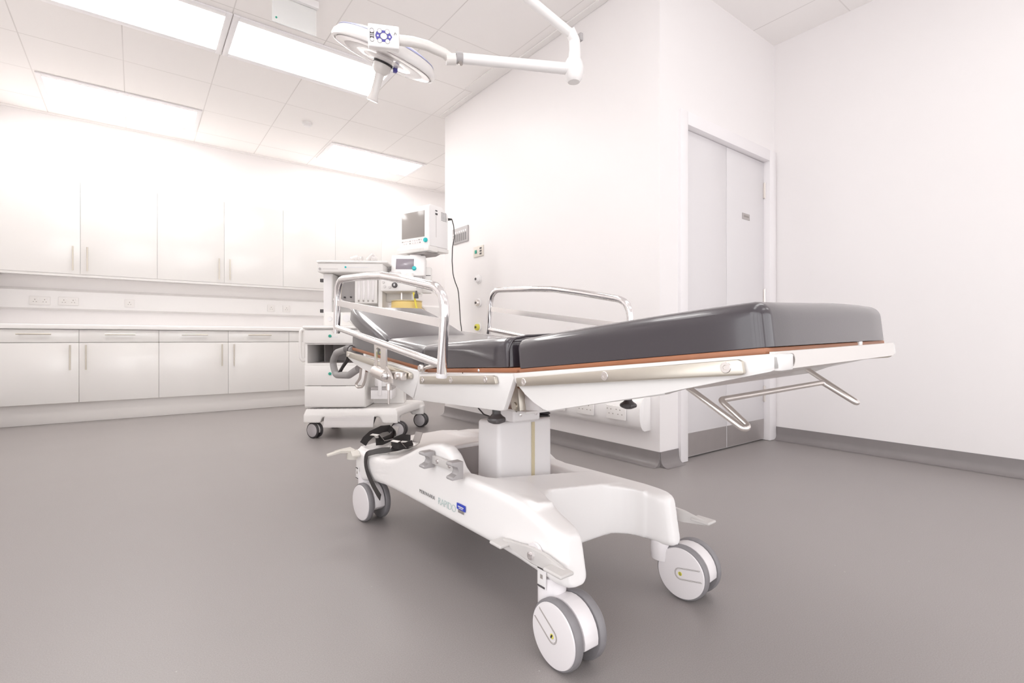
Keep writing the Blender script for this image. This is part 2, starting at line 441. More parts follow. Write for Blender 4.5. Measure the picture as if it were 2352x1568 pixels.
# double door
b = MB()
FO0, FO1, FZ = 2.737, 3.99, 2.235
b.box((FO0, YD - .022, .002), (DX0 + .015, YD + .10, FZ), .003)
b.box((DX1 - .015, YD - .022, .002), (FO1, YD + .10, FZ), .003)
b.box((DX0 + .015, YD - .022, DZ - .015), (DX1 - .015, YD + .10, FZ), .003)
door = struct('door_1', b, 'doorframe')
XM = 3.352
lv = []
for (a, c) in ((DX0 + .018, XM - .002), (XM + .002, DX1 - .018)):
    b = MB(); b.box((a, YD + .026, .010), (c, YD + .068, DZ - .018), .002); lv.append(struct('door_leaf', b, 'door', door))
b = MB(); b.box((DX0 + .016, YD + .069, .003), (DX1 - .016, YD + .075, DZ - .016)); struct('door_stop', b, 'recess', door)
for l, a, c in ((lv[0], DX0 + .020, XM - .006), (lv[1], XM + .006, DX1 - .020)):
    b = MB(); b.box((a, YD + .0235, .014), (c, YD + .0258, .165)); struct('kick_plate', b, 'kick', l)
for l, x in ((lv[0], DX0 + .017), (lv[1], DX1 - .017)):
    for z in (1.93, 1.11, .36):
        b = MB(); b.cyl((x, YD + .016, z - .062), (x, YD + .016, z + .062), .0055, seg=10); b.box((x - .012, YD + .018, z - .058), (x + .012, YD + .0255, z + .058))
        struct('hinge', b, 'satin', l)
b = MB(); b.box((3.565, YD + .0225, 1.668), (3.672, YD + .0258, 1.713), .0015); sg = struct('sign_plate', b, 'kick', lv[1])
sg['label'] = 'small grey plate with a faint line of lettering'
b = MB()
for i in range(7): b.box((3.585 + .0105 * i, YD + .0218, 1.684), (3.5925 + .0105 * i, YD + .0224, 1.697))
struct('sign_lettering', b, 'greydot', lv[1])

# ------------------------------------------------------------------ ceiling lights
LW, LD = TXP * 2, TYP
lx = [TX0, TX0 + LW, TX0 + 2 * LW]
ya, yb = 3.93 + .02, 3.93 + 3 * .643 + .06
ROWA = 3.985
def light(x, y, label, group, seen=True):
    t = thing('ceiling_light', label, 'light', (x + LW / 2, y + LD / 2, CH - .001), group)
    w, d = LW, LD
    b = MB()
    b.box((x + .012, y + .012, CH - .014), (x + .052, y + d - .012, CH - .001), .003)
    b.box((x + w - .052, y + .012, CH - .014), (x + w - .012, y + d - .012, CH - .001), .003)
    b.box((x + .052, y + .012, CH - .014), (x + w - .052, y + .068, CH - .001), .003)
    b.box((x + .052, y + d - .068, CH - .014), (x + w - .052, y + d - .012, CH - .001), .003)
    obj('frame', b, 'lightframe', t)
    b = MB(); b.box((x + .052, y + .068, CH - .010), (x + w - .052, y + d - .068, CH - .002))
    obj('diffuser', b, 'emit' if seen else 'emit_near', t, label='glowing white diffuser')
G = 'recessed ceiling lights'
light(-.69, 3.98, 'lit ceiling panel at the top left, cut off by the photo edge', G)
light(.545, 3.98, 'lit ceiling panel just left of and behind the surgical lamp head', G)
light(-.70, 5.86, 'lit ceiling panel over the left wall cabinets, leftmost of the row nearest the far wall', G)
light(1.815, 5.88, 'small looking far lit ceiling panel above the patient monitor', G)
light(3.75, 5.2, 'added unseen ceiling panel brightening the recess behind the service wall', G)  # added panel, hidden from the camera, to brighten the recess
G2 = 'ceiling lights outside the picture'
for (x, y) in ((-.70, 2.1), (.30, 2.1), (-.70, .22), (.545, .22), (1.815, .22), (.545, -1.66), (2.2, -1.66)):
    light(x, y, 'lit ceiling panel over the near part of the room, above the picture', G2, False)

# smoke detector and hanging exit light
b = MB(); b.lathe([(.0, -.045), (.02, -.045), (.032, -.04), (.034, -.03), (.05, -.024), (.052, -.004), (.052, -.001)], (1.46, 5.54, CH))
t = tag(obj('smoke_detector', b, 'plastic'), 'small round white smoke detector on the ceiling', 'smoke detector')
t = thing('emergency_light', 'clear acrylic emergency light panel hanging from the ceiling above the lit panels', 'emergency light', (.84, 3.55, CH - .001))
b = MB(); b.box((.70, 3.50, CH - .05), (1.0, 3.56, CH - .001), .006); obj('housing', b, 'plastic', t)
b = MB(); b.box((.71, 3.524, CH - .23), (.99, 3.532, CH - .05), .002); obj('acrylic_panel', b, 'acrylic', t)
b = MB(); b.lathe([(.0, 0), (.006, 0), (.006, .004), (0, .004)], (.735, 3.523, CH - .20), (0, -1, 0), 16); obj('indicator_lamp', b, 'green', t)

# ------------------------------------------------------------------ far-wall cabinets
J = [-1.028, -.418, .193, .807, 1.422, 2.030, 2.642]
YC = 6.165      # front of the base doors
def bar_v(x, z0, z1, y):
    b = MB(); b.cyl((x, y - .032, z0), (x, y - .032, z1), .0062, seg=12)
    for z in (z0 + .03, z1 - .03): b.cyl((x, y - .032, z), (x, y - .001, z), .0045, seg=8)
    return b
def bar_h(x0, x1, z, y):
    b = MB(); b.cyl((x0, y - .032, z), (x1, y - .032, z), .0062, seg=12)
    for x in (x0 + .03, x1 - .03): b.cyl((x, y - .032, z), (x, y - .001, z), .0045, seg=8)
    return b
names_b = ['white base cabinet at the far left below the worktop',
           'white base cabinet under the twin sockets, second from the left',
           'white base cabinet third from the left, its handle at the right door edge',
           'white base cabinet just left of the anaesthesia machine, its handle at the left door edge',
           'white base cabinet half hidden behind the left side of the anaesthesia machine',
           'white base cabinet hidden behind the anaesthesia machine']
GB = 'white base cabinets along the far wall'
for i in range(6):
    a, c = J[i] + .001, J[i + 1] - .001
    t = thing('base_cabinet', names_b[i], 'cabinet', ((a + c) / 2, 6.5, .19), GB)
    b = MB(); b.box((a, YC + .021, .19), (c, YF - .012, .872)); obj('carcass', b, 'carcass', t)
    b = MB(); b.box((a, YC, .192), (c, YC + .0205, .7475), .0015); d = obj('door', b, 'gloss', t)
    hx = c - .06 if i % 2 == 0 else a + .05
    obj('handle', bar_v(hx, .495, .727, YC), 'steel', d)
    b = MB(); b.box((a, YC, .7525), (c, YC + .0205, .870), .0015); d = obj('drawer', b, 'gloss', t)
    m_ = (a + c) / 2
    obj('handle', bar_h(m_ - .116, m_ + .116, .828, YC), 'steel', d)
b = MB(); b.box((XL + .004, 6.222, .001), (2.70, 6.24, .188), .001); tag(obj('plinth', b, 'plinth'), 'long white plinth board below the base cabinets', 'plinth')
b = MB(); b.box((XL + .004, 6.138, .874), (3.30, YF - .010, .918), .006, 3); tag(obj('worktop', b, 'worktop'), 'long continuous white worktop on the base cabinets', 'worktop')
J2 = [-1.035, -.424, .186, .798, 1.412, 2.028, 2.640, 3.25]
YU = 6.395
names_u = ['white wall cabinet at the far left, its handle at the right door edge', 'tall white wall cabinet second from the left, reflecting strips of light',
           'white wall cabinet third from the left, above the single socket', 'white wall cabinet fourth from the left, its handle at the left door edge',
           'white wall cabinet fifth from the left, with no handle showing', 'white wall cabinet behind the top of the anaesthesia machine',
           'white wall cabinet behind the patient monitor']
GU = 'white wall cabinets along the far wall'
for i in range(7):
    a, c = J2[i] + .0008, J2[i + 1] - .0008
    t = thing('wall_cabinet', names_u[i], 'cabinet', ((a + c) / 2, 6.6, 1.42), GU)
    b = MB(); b.box((a, YU + .0205, 1.425), (c, YF - .004, 2.318)); obj('carcass', b, 'carcass', t)
    b = MB(); b.box((a, YU, 1.412), (c, YU + .020, 2.320), .0015); d = obj('door', b, 'gloss', t)
    if i < 4:
        hx = c - .052 if i % 2 == 0 else a + .052
        obj('handle', bar_v(hx, 1.443, 1.676, YU), 'steel', d)
b = MB(); b.box((XL + .004, YU + .012, 1.388), (3.25, YU + .03, 1.411)); tag(obj('pelmet', b, 'gloss'), 'thin white pelmet strip under the wall cabinets', 'pelmet')

t = thing('under_cabinet_light', 'slim light strip tucked under the wall cabinets behind the pelmet', 'light', (1.0, 6.45, 1.40))
b = MB(); b.box((-.95, 6.428, 1.406), (3.20, 6.472, 1.4115)); obj('housing', b, 'lightframe', t)
b = MB(); b.box((-.94, 6.431, 1.4005), (3.19, 6.469, 1.4058)); obj('tube', b, 'emit_strip', t)
# trunking with sockets on the far wall
b = MB(); b.prism([(0, 1.075), (.05, 1.095), (.055, 1.27), (0, 1.30)], lambda u, v, t: V((t, YF - .0005 - u, v)), XL + .004, 5.09)
tag(obj('dado_trunking', b, 'plastic'), 'white dado trunking running along the far wall above the worktop', 'trunking')
def socket(x0, x1, z0, z1, y, label, double, group, cat='socket'):
    t = thing('wall_socket', label, cat, ((x0 + x1) / 2, y, z0), group)
    b = MB(); b.box((x0, y - .010, z0), (x1, y, z1), .002); obj('plate', b, 'socket', t)
    xs = [x0 + (x1 - x0) * q for q in ((.27, .73) if double else (.5,))]
    for x in xs:
        b = MB(); zc = (z0 + z1) / 2
        b.box((x - .003, y - .0112, zc + .006), (x + .003, y - .0101, zc + .016)); obj('pin_hole', b, 'greydot', t)
        for s in (-1, 1):
            b = MB(); b.box((x + s * .011 - .004, y - .0112, zc - .014), (x + s * .011 + .004, y - .0101, zc - .009)); obj('pin_hole', b, 'greydot', t)
        b = MB(); b.box((x + .017, y - .014, zc + .012), (x + .027, y - .0101, zc + .030), .001); obj('switch', b, 'plastic', t)
YT = YF - .054
GS = 'sockets above the worktop'
socket(-.835, -.680, 1.125, 1.207, YT, 'white double socket above the worktop at the far left, left of a pair', True, GS)
socket(-.620, -.465, 1.128, 1.210, YT, 'white double socket above the worktop, right of the pair at the left', True, GS)
socket(-.090, -.005, 1.128, 1.210, YT, 'single white socket alone in the middle above the worktop', False, GS)
socket(1.32, 1.405, 1.128, 1.210, YT, 'single white socket above the worktop, left one of two near the anaesthesia machine', False, GS)
socket(1.50, 1.585, 1.128, 1.210, YT, 'single white socket above the worktop right beside the anaesthesia machine', False, GS)

# ------------------------------------------------------------------ service wall fittings
# D-shaped socket trunking low on the wall
z0, z1, dp = .218, .418, .105
prof = [(0, z0), (dp * .55, z0)]
for k in range(0, 9):
    a = -math.pi / 2 + math.pi * k / 8
    prof.append((dp * .55 + dp * .45 * math.cos(a), (z0 + z1) / 2 + (z1 - z0) / 2 * math.sin(a)))
prof += [(dp * .55, z1), (0, z1)]
b = MB(); b.prism(prof[1:], lambda u, v, t: V((XS - .0005 - u, t, v)), 1.955, 4.40)
b.prism([(.0, z0), (dp * .55, z0)] + prof[2:], lambda u, v, t: V((XS - .0005 - u, t, v)), 1.955, 4.40)
t = thing('service_trunking', 'rounded white socket trunking low on the service wall behind the trolley', 'trunking', (XS, 3.2, z0))
b = MB(); b.prism(prof, lambda u, v, t_: V((XS - .0005 - u, t_, v)), 1.955, 4.40); obj('trunk', b, 'plastic', t)
b = MB(); b.prism([(u * 1.03 + .001, (v - .318) * 1.03 + .318) for u, v in prof], lambda u, v, t_: V((XS - .0005 - u, t_, v)), 1.945, 1.957, .003); obj('end_cap', b, 'plastic', t)
def socket_s(y0, y1, label):
    X = XS - .0015 - dp
    t = thing('trunking_socket', label, 'socket', (X, (y0 + y1) / 2, .27), 'sockets on the low trunking')
    b = MB(); b.box((X - .014, y0, .272), (X - .0006, y1, .358), .003); obj('plate', b, 'socket', t)
    for q in (.26, .74):
        y = y0 + (y1 - y0) * q
        for dy, dz in ((0, .020), (-.016, -.008), (.016, -.008), (.03, .022)):
            b = MB(); b.box((X - .0152, y + dy - .0035, .315 + dz - .003), (X - .0141, y + dy + .0035, .315 + dz + .003)); obj('pin_hole', b, 'greydot', t)
socket_s(2.05, 2.205, 'white double socket on the low trunking, nearest the double door')
socket_s(2.32, 2.475, 'white double socket on the low trunking, middle of the three showing')
socket_s(2.60, 2.755, 'white double socket on the low trunking, farthest, partly behind the column bellows')

t = thing('alarm_panel', 'grey slotted alarm panel on the wall right of the patient monitor', 'panel', (XS, 4.20, 1.72))
b = MB(); b.box((XS - .014, 4.06, 1.725), (XS - .001, 4.345, 1.876), .002); obj('faceplate', b, 'panelgrey', t)
for k in range(6):
    b = MB(); y = 4.085 + .038 * k; b.box((XS - .0155, y, 1.742), (XS - .0141, y + .025, 1.815)); obj('slot', b, 'panelslot', t)
for k in range(6):
    b = MB(); y = 4.085 + .038 * k; b.box((XS - .0155, y + .002, 1.825), (XS - .0141, y + .024, 1.843)); obj('window', b, 'whiteink', t)
for z in (1.752, 1.782, 1.81):
    b = MB(); b.box((XS - .0155, 4.312, z), (XS - .0141, 4.332, z + .017)); obj('window', b, 'whiteink', t)
t = thing('switch_plate', 'small beige switch plate with a green button, right of the grey alarm panel', 'switch', (XS, 3.88, 1.545))
b = MB(); b.box((XS - .010, 3.80, 1.548), (XS - .001, 3.965, 1.646), .002); obj('plate', b, 'beige', t)
b = MB(); b.box((XS - .017, 3.905, 1.58), (XS - .0101, 3.935, 1.612), .003); obj('button', b, 'green', t)
for z in (1.563, 1.588, 1.613):
    b = MB(); b.box((XS - .013, 3.825, z), (XS - .0101, 3.855, z + .016), .001); obj('indicator', b, 'dark', t)
def outlet(z, label, col):
    t = thing('gas_outlet', label, 'gas outlet', (XS, 3.885, z), 'medical gas outlets on the service wall')
    b = MB(); b.lathe([(.042, 0.001), (.042, .006), (.038, .010), (.0, .010)], (XS, 3.885, z), (-1, 0, 0), 28); obj('collar', b, 'plastic', t)
    b = MB(); b.lathe([(.030, .0102), (.030, .030), (.026, .036), (.014, .037), (.012, .030), (0, .030)], (XS, 3.885, z), (-1, 0, 0), 28); obj('valve', b, col, t)
    b = MB(); b.lathe([(.010, .0302), (.010, .042), (.0, .043)], (XS, 3.885, z), (-1, 0, 0), 16); obj('probe_hole', b, 'dark', t)
outlet(1.338, 'white gas outlet on the service wall, uppermost of the vertical three', 'plastic')
outlet(1.118, 'grey ringed gas outlet on the service wall, middle of the vertical three', 'satin')
outlet(.892, 'yellow ringed gas outlet on the service wall, lowest of the vertical three', 'yellow')

# ------------------------------------------------------------------ patient trolley
BC = V((1.083, .94, 0))
TB = Matrix.Translation(BC) @ Matrix.Rotation(R(1.0), 4, 'Z') @ Matrix.Translation(-BC)
TT = Matrix.Translation((1.10, 1.0, .70)) @ Matrix.Rotation(R(-1.1), 4, 'Y') @ Matrix.Translation((-1.10, -1.0, -.70))
SH = Matrix(((1, 0, 0, 0), (.025, 1, 0, -.020), (0, 0, 1, 0), (0, 0, 0, 1))); TTN = TT @ SH
trolley = thing('patient_trolley', 'white patient trolley with dark grey padded mattress and chrome side rails', 'trolley', (1.09, 1.5, 0))
XC = 1.083

def rrect(x0, x1, z0, z1, r, y, n=4):
    r = min(r, (x1 - x0) / 2.01, (z1 - z0) / 2.01); out = []
    for cx, cz, a0 in ((x1 - r, z1 - r, 0), (x0 + r, z1 - r, 90), (x0 + r, z0 + r, 180), (x1 - r, z0 + r, 270)):
        for k in range(n + 1):
            a = R(a0 + 90 * k / n); out.append(V((cx + r * math.cos(a), y, cz + r * math.sin(a))))
    return out
def densify(st, step=.02):
    out = []
    for A, B in zip(st, st[1:]):
        n = max(1, int(abs(A[0] - B[0]) / step))
        for k in range(n): out.append([a + (c - a) * k / n for a, c in zip(A, B)])
    out.append(list(st[-1])); return out
def remesh(mb, voxel, smooth, name, m, parent):
    me = bpy.data.meshes.new('tmp'); bmesh.ops.recalc_face_normals(mb.bm, faces=mb.bm.faces[:]); mb.bm.to_mesh(me); mb.bm.free()
    o = bpy.data.objects.new('tmp', me); COL.objects.link(o)
    md = o.modifiers.new('r', 'REMESH'); md.mode = 'VOXEL'; md.voxel_size = voxel
    sm = o.modifiers.new('s', 'SMOOTH'); sm.factor = .5; sm.iterations = smooth
    bpy.context.view_layer.update()
    nm = bpy.data.meshes.new_from_object(o.evaluated_get(bpy.context.evaluated_depsgraph_get()))
    bpy.data.objects.remove(o); bpy.data.meshes.remove(me)
    bb = MB(); bb.bm.from_mesh(nm); bpy.data.meshes.remove(nm)
    return obj(name, bb, m, parent, sharp=180)

# moulded base shell: (y, x0, x1, bottom, top)
Lb = [(2.222, .835, .93, .19, .270), (2.212, .815, .94, .165, .288), (2.19, .806, .95, .152, .296), (2.12, .805, .95, .165, .296), (2.02, .805, .95, .185, .294), (1.90, .805, .94, .197, .302),
      (1.80, .805, .92, .199, .324), (1.71, .805, .895, .200, .358), (1.62, .805, .862, .2, .395), (1.53, .805, .855, .2, .424), (1.46, .805, .853, .2, .437), (1.415, .805, .853, .2, .433),
      (1.382, .805, .853, .2, .414), (1.358, .805, .855, .2, .382), (1.335, .805, .860, .2, .362), (1.265, .805, .875, .2, .361), (1.15, .805, .95, .2, .360), (1.04, .805, .91, .196, .354), (.97, .805, .894, .190, .333), (.93, .806, .892, .184, .320), (.90, .810, .887, .184, .312), (.880, .818, .875, .190, .303)]
Rb = [(2.222, 1.236, 1.34, .19, .270), (2.212, 1.226, 1.353, .165, .288), (2.19, 1.226, 1.361, .152, .300), (2.10, 1.226, 1.361, .165, .335), (2.0, 1.24, 1.361, .185, .350), (1.8, 1.26, 1.361, .2, .352), (1.62, 1.28, 1.361, .2, .350),
      (1.54, 1.28, 1.361, .2, .335), (1.48, 1.28, 1.361, .2, .305), (1.42, 1.27, 1.361, .18, .300), (1.2, 1.258, 1.358, .16, .304), (1.04, 1.268, 1.350, .155, .308), (.98, 1.274, 1.346, .152, .307), (.95, 1.278, 1.343, .150, .305), (.93, 1.284, 1.337, .152, .300), (.918, 1.295, 1.325, .160, .292)]
b = MB(TB)
for st in (Lb, Rb):
    rings = []
    for q in densify(st):
        k = .20 * max(0, min(1, (1.02 - q[0]) / .12))
        rings.append([V((p.x, p.y - k * (q[4] - p.z), p.z)) for p in rrect(q[1], q[2], q[3], q[4], .020, q[0])])
    b.loft(rings)
# cross bodies, sloping down to the right
def cross(y0, y1, xs):
    b.loft([[V((x, y0, zb)), V((x, y1, zb)), V((x, y1, zt)), V((x, y0, zt))] for x, zb, zt in xs])
zt = lambda x: .360 - .113 * (x - .83)
zb_ = lambda x: .20 if x < .9 else max(.152, .20 - .35 * (x - .9))
xs_ = [.83, .88, .92, .97, 1.02, 1.1, 1.2, 1.27, 1.34]
cross(1.09, 1.265, [(x, zb_(x), zt(x)) for x in xs_])
for k in range(24):
    y_ = .99 + .00435 * k; q_ = (k / 23) ** 2.4
    xl, xr = .888 + .085 * q_, 1.268 - .075 * q_
    cross(y_, 1.10, [(.83, .20, zt(.83) - .002), (xl - .03, .185, zt(xl - .03) - .002), (xl, .19, zt(xl) - .004)])
    cross(y_, 1.10, [(xr, .158, zt(xr) - .004), (1.30, .158, .304), (1.33, .17, .303)])
cross(1.98, 2.205, [(.83, .20, .300), (.95, .22, .312), (1.1, .22, .322), (1.25, .22, .326), (1.34, .20, .316)])
for k in range(8):
    ya, yb, zz = 1.74 + .03 * k, 1.775 + .03 * k, .354 - .004 * k
    cross(ya, yb, [(.83, .20, .302), (.92, .22, .308), (.97, .22, min(.330, zz - .012)), (1.03, .22, zz - .003), (1.1, .22, zz), (1.25, .22, zz), (1.34, .20, zz - .008)])
shell = remesh(b, .0050, 4, 'base_shell', 'shell', trolley)
shell['label'] = 'white moulded base shell with printed lettering'
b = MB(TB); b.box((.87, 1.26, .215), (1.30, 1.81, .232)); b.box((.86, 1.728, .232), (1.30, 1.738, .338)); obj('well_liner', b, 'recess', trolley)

# lettering and sticker on the shell's left side
def side_mtx(y, z, x=.8015, sh=0.0):
    # text x -> -y direction, text y -> z, outward normal -x
    m_ = Matrix(((0, 0, -1, x), (-1, 0, 0, y), (0, 1, 0, z), (0, 0, 0, 1)))
    return TB @ m_
t_ = text_obj('maker_lettering', 'MERIVAARA', .0178, side_mtx(1.585, .2475), 'ink', trolley, offset=-.0003, xs=1.18)
t_ = text_obj('model_lettering', 'RAPIDO', .0335, side_mtx(1.456, .2405), 'tealink', trolley, offset=-.0010, xs=.90)
b = MB(TB); b.box((.8005, 1.291, .2575), (.8025, 1.338, .2755)); st = obj('asset_sticker', b, 'blue', trolley)
b = MB(TB); b.box((.7998, 1.299, .2655), (.8004, 1.330, .2685)); b.box((.7998, 1.303, .2610), (.8004, 1.326, .2630)); obj('sticker_print', b, 'whiteink', st)
b = MB(TB)
for k in range(9): b.box((.8005, 1.300 + .0036 * k, .2475), (.8022, 1.3018 + .0036 * k, .2565))
obj('barcode', b, 'greydot', st)

# grey clip on the hump
b = MB(TB); b.box((.790, 1.315, .370), (.800, 1.49, .398), .002); clip = obj('holder_clip', b, 'pedal', trolley, label='grey double ended wall clip')
for yc in (1.315, 1.49):
    b = MB(TB)
    pr = [(.802 - (.802 - u_) * .82, .384 + (v_ - .3735) * .76) for u_, v_ in [(.80, .338), (.752, .338), (.747, .345), (.752, .352), (.776, .356), (.783, .372), (.776, .390), (.750, .394), (.746, .402), (.752, .409), (.80, .409)]]
    b.prism(pr, lambda u, v, t: V((u, t, v)), yc - .0165, yc + .0165, .0025); obj('jaw', b, 'clip', clip)
for yc in (1.365, 1.44):
    b = MB(TB); b.lathe([(.0075, 0), (.006, .003), (0, .0035)], (.790, yc, .384), (-1, 0, 0), 14); obj('screw', b, 'chrome', clip)

# castors
def castor(x, y, zs, wx, wy, ang, lab=None, rot=0):
    Tc = Matrix.Translation((wx, wy, 0)) @ Matrix.Rotation(R(ang), 4, 'Z')
    r = .0805
    b = MB(TB); b.lathe([(.034, .10), (.036, .12), (.036, zs - .02), (.0345, zs - .018), (.0345, zs), (.0, zs)], (x, y, 0), seg=28)
    # housing between the wheels
    b.T = Tc
    hp = [(r * .965 * math.cos(R(a)), r + r * .965 * math.sin(R(a))) for a in range(-40, 200, 12)]
    b.prism(hp + [(-.05, .052), (.0, .045)], lambda u, v, t: V((t, u, v)), -.0225, .0225, .003)
    h = obj('castor', b, 'disc', trolley)
    for s in (-1, 1):
        b = MB(Tc)
        b.lathe([(.0, .0), (.066, .0), (r - .003, .003), (r, .007), (r, .020), (r - .003, .0245), (.070, .0268), (.0, .027)], (s * .0245 + (0 if s < 0 else 0), 0, r), (s, 0, 0), 56)
        ty = obj('tyre', b, 'tyre', h)
        b = MB(Tc); b.lathe([(.0, .0272), (.0, .0300), (.065, .0300), (.0730, .0285), (.0742, .0255), (.0735, .0240)], (s * .0245, 0, r), (s, 0, 0), 56)
        b.mi = 0
        obj('wheel_disc', b, 'disc', h)
        if s < 0 and rot is not None:
            X = -.0245 - .0303
            c, sn = math.cos(R(rot)), math.sin(R(rot))
            def q(u, v): return V((X, u * c - v * sn, r + u * sn + v * c))
            b = MB(Tc)
            pts = [q(.066, .017)] + [q(.017 * math.cos(R(a)), .017 * math.sin(R(a))) for a in range(90, 271, 15)] + [q(.066, -.017)]
            b.tube(pts, .0007, 6)
            pts = [q(.064, .0145)] + [q(.0145 * math.cos(R(a)), .0145 * math.sin(R(a))) for a in range(90, 271, 15)] + [q(.064, -.0145)]
            b.tube(pts, .0006, 6)
            obj('groove_mark', b, 'greydot', h)
            b = MB(Tc); b.lathe([(.0062, 0), (.0055, .0008), (0, .0008)], q(0, 0), (-1, 0, 0), 18); obj('yellow_mark', b, 'yellow', h, label='small yellow hub mark')
            b = MB(Tc)
            for k in range(3): b.box(q(-.002, -.004 + .003 * k) + V((-.0016, 0, 0)), q(.003, -.002 + .003 * k) + V((-.0009, 0, 0)))
            obj('mark_print', b, 'ink', h)
    return h
castor(.838, .945, .19, .838, .880, 0, rot=33)
castor(1.316, .955, .18, 1.352, .890, 6, rot=170)
castor(.838, 2.15, .20, .822, 2.100, 6, rot=None)
castor(1.325, 2.15, .20, 1.325, 2.09, 0, rot=None)

# brake rockers
def rocker(x, sx, y, z, yl=.12):
    b = MB(TB); f = lambda u, v, t: V((x + sx * t, y + u, z + v))
    b.prism([(-yl, -.012), (-yl * .4, -.022), (0, -.026), (yl * .5, -.018), (yl, -.012), (yl, .0), (yl * .45, .006), (0, .016), (-yl * .4, .012), (-yl, .0)], f, .004, .016, .003)
    p = obj('brake_rocker', b, 'pedal', trolley)
    b = MB(TB); b.rbox((x + sx * .022, y - yl * .86, z - .004), (.044, .062, .009), .0045, X=None); obj('pad', b, 'pedal', p)
    b = MB(TB); b.rbox((x + sx * .024, y + yl * .95, z - .008), (.046, .050, .009), .0045); obj('pad', b, 'pedal', p)
    b = MB(TB); b.lathe([(.011, .014), (.010, .022), (.005, .024), (.0, .022)], (x, y, z - .004), (sx, 0, 0), 18); obj('pivot_bolt', b, 'chrome', p)
    b = MB(TB); b.lathe([(.024, .0), (.024, .008), (.0, .008)], (x, y, z), (sx, 0, 0), 22); obj('pivot_boss', b, 'disc', p)
rocker(.803, -1, .965, .247)
rocker(1.352, 1, .955, .235)
# brake instruction plates with dark slots
for (x, y, sx) in ((.803, .944, -1), (.803, 2.165, -1)):
    b = MB(TB); b.box((x - .003, y - .016, .165), (x + .001, y + .014, .220), .001); p = obj('brake_label', b, 'plastic', trolley)
    for z in (.168, .2125):
        b = MB(TB); b.box((x - .0042, y - .014, z), (x - .0031, y + .012, z + .0045)); obj('slot', b, 'dark', p)
    b = MB(TB); b.box((x - .0040, y - .006, .190), (x - .0031, y + .002, .200)); obj('arrow_print', b, 'greydot', p)
# three-armed pedal at the far left corner
b = MB(TB); b.lathe([(.03, -.02), (.03, .012), (.0, .012)], (.800, 2.205, .270), seg=20)
ped = obj('foot_pedal', b, 'cream', trolley)
for (dx, dy, w) in ((-.105, .02, .034), (-.01, -.075, .034), (-.03, .09, .05)):
    b = MB(TB); d = V((dx, dy, 0)); n = V((-d.y, d.x, 0)).normalized() * w / 2; o_ = V((.795, 2.205, .276)); u = V((0, 0, .009))
    tip = o_ + d + V((0, 0, -.004))
    b.loft([[o_ - n * .7, o_ + n * .7, o_ + n * .7 + u, o_ - n * .7 + u], [o_ + d * .5 - n + V((0, 0, .006)), o_ + d * .5 + n + V((0, 0, .006)), o_ + d * .5 + n + u + V((0, 0, .006)), o_ + d * .5 - n + u + V((0, 0, .006))],
            [tip - n, tip + n, tip + n + u * .6, tip - n + u * .6]])
    obj('pad', b, 'cream', ped)

# lifting column
def col_shape(q):
    k = 1 + .10 * max(0, -q.z - .02) ; k2 = 1.0 + .06 * (.13 - q.z)
    return V((q.x * k2, q.y * k2, q.z))
b = MB(TB); b.rbox((1.076, 1.395, .372), (.236, .125, .265), .014, shape=col_shape); colm = obj('lift_column', b, 'column', trolley)
b = MB(TB); b.box((1.098, 1.3285, .245), (1.111, 1.3315, .495)); b.box((1.098, 1.338, .5035), (1.111, 1.40, .5055)); obj('tape_strip', b, 'tan', colm, label='yellowed tape strip')
b = MB(); b.rbox((1.035, 1.345, .532), (.115, .12, .046), .008); b.rbox((1.065, 1.37, .535), (.05, .08, .045), .006); head = obj('lift_head', b, 'column', trolley)
for x, y in ((1.005, 1.284), (1.070, 1.284)):
    b = MB(); b.lathe([(.006, 0), (.005, .003), (0, .004)], (x, y, .532), (0, -1, 0), 14); obj('bolt', b, 'chrome', head)
b = MB(); b.box((.93, 1.16, .556), (1.09, 1.44, .564), .003); obj('head_plate', b, 'enamel', head)
b = MB(); b.prism([(1.19, .56), (1.21, .555), (1.235, .57), (1.235, .63), (1.215, .65), (1.20, .63)], lambda u, v, t: V((t, u, v)), .93, .955, .003)
b.cyl((.925, 1.215, .575), (.96, 1.215, .575), .012, seg=16); hl = obj('tilt_link', b, 'steel', head)
b = MB(); b.lathe([(0, 0), (.03, 0), (.033, .03), (.026, .055), (.012, .07), (0, .072)], (.985, 1.19, .563)); obj('pivot_cover', b, 'column', head)
b = MB(); b.box((.97, 1.02, .60), (1.24, 1.2, .655), .008); obj('hinge_block', b, 'enamel_shade', head)
prof = [(0, 0)]
for k in range(4): prof += [(.030, .002 + .011 * k), (.030, .005 + .011 * k), (.024, .008 + .011 * k)]
prof += [(.024, .046), (0, .046)]
b = MB(); b.lathe(prof, (1.172, 1.372, .502), (.12, 0, 1), 24); obj('gas_spring_boot', b, 'black', trolley)
b = MB(); b.cyl((1.178, 1.372, .546), (1.19, 1.36, .66), .016, seg=18); obj('gas_spring', b, 'satin', trolley)
def knob(x, y, z0, z1):
    b = MB(); b.lathe([(0, 0), (.012, .001), (.024, .006), (.0285, .013), (.027, .019), (.018, .025), (.013, .031), (.0125, z1 - z0), (0, z1 - z0)], (x, y, z0), seg=28)
    for k in range(6):
        a = k * math.pi / 3; b.rbox((x + .023 * math.cos(a), y + .023 * math.sin(a), z0 + .013), (.012, .012, .013), .005)
    obj('clamp_knob', b, 'dark', trolley, label='black star knob')
knob(.862, 1.217, .527, .600)
knob(1.372, 1.142, .537, .625)
b = MB(); pts = [(.885, 1.39, .585), (.880, 1.341, .558), (.876, 1.306, .544), (.883, 1.276, .539), (.880, 1.235, .538)]
b.tube(pts, .0022, 8, fillet=.03); obj('release_cable', b, 'black', trolley)

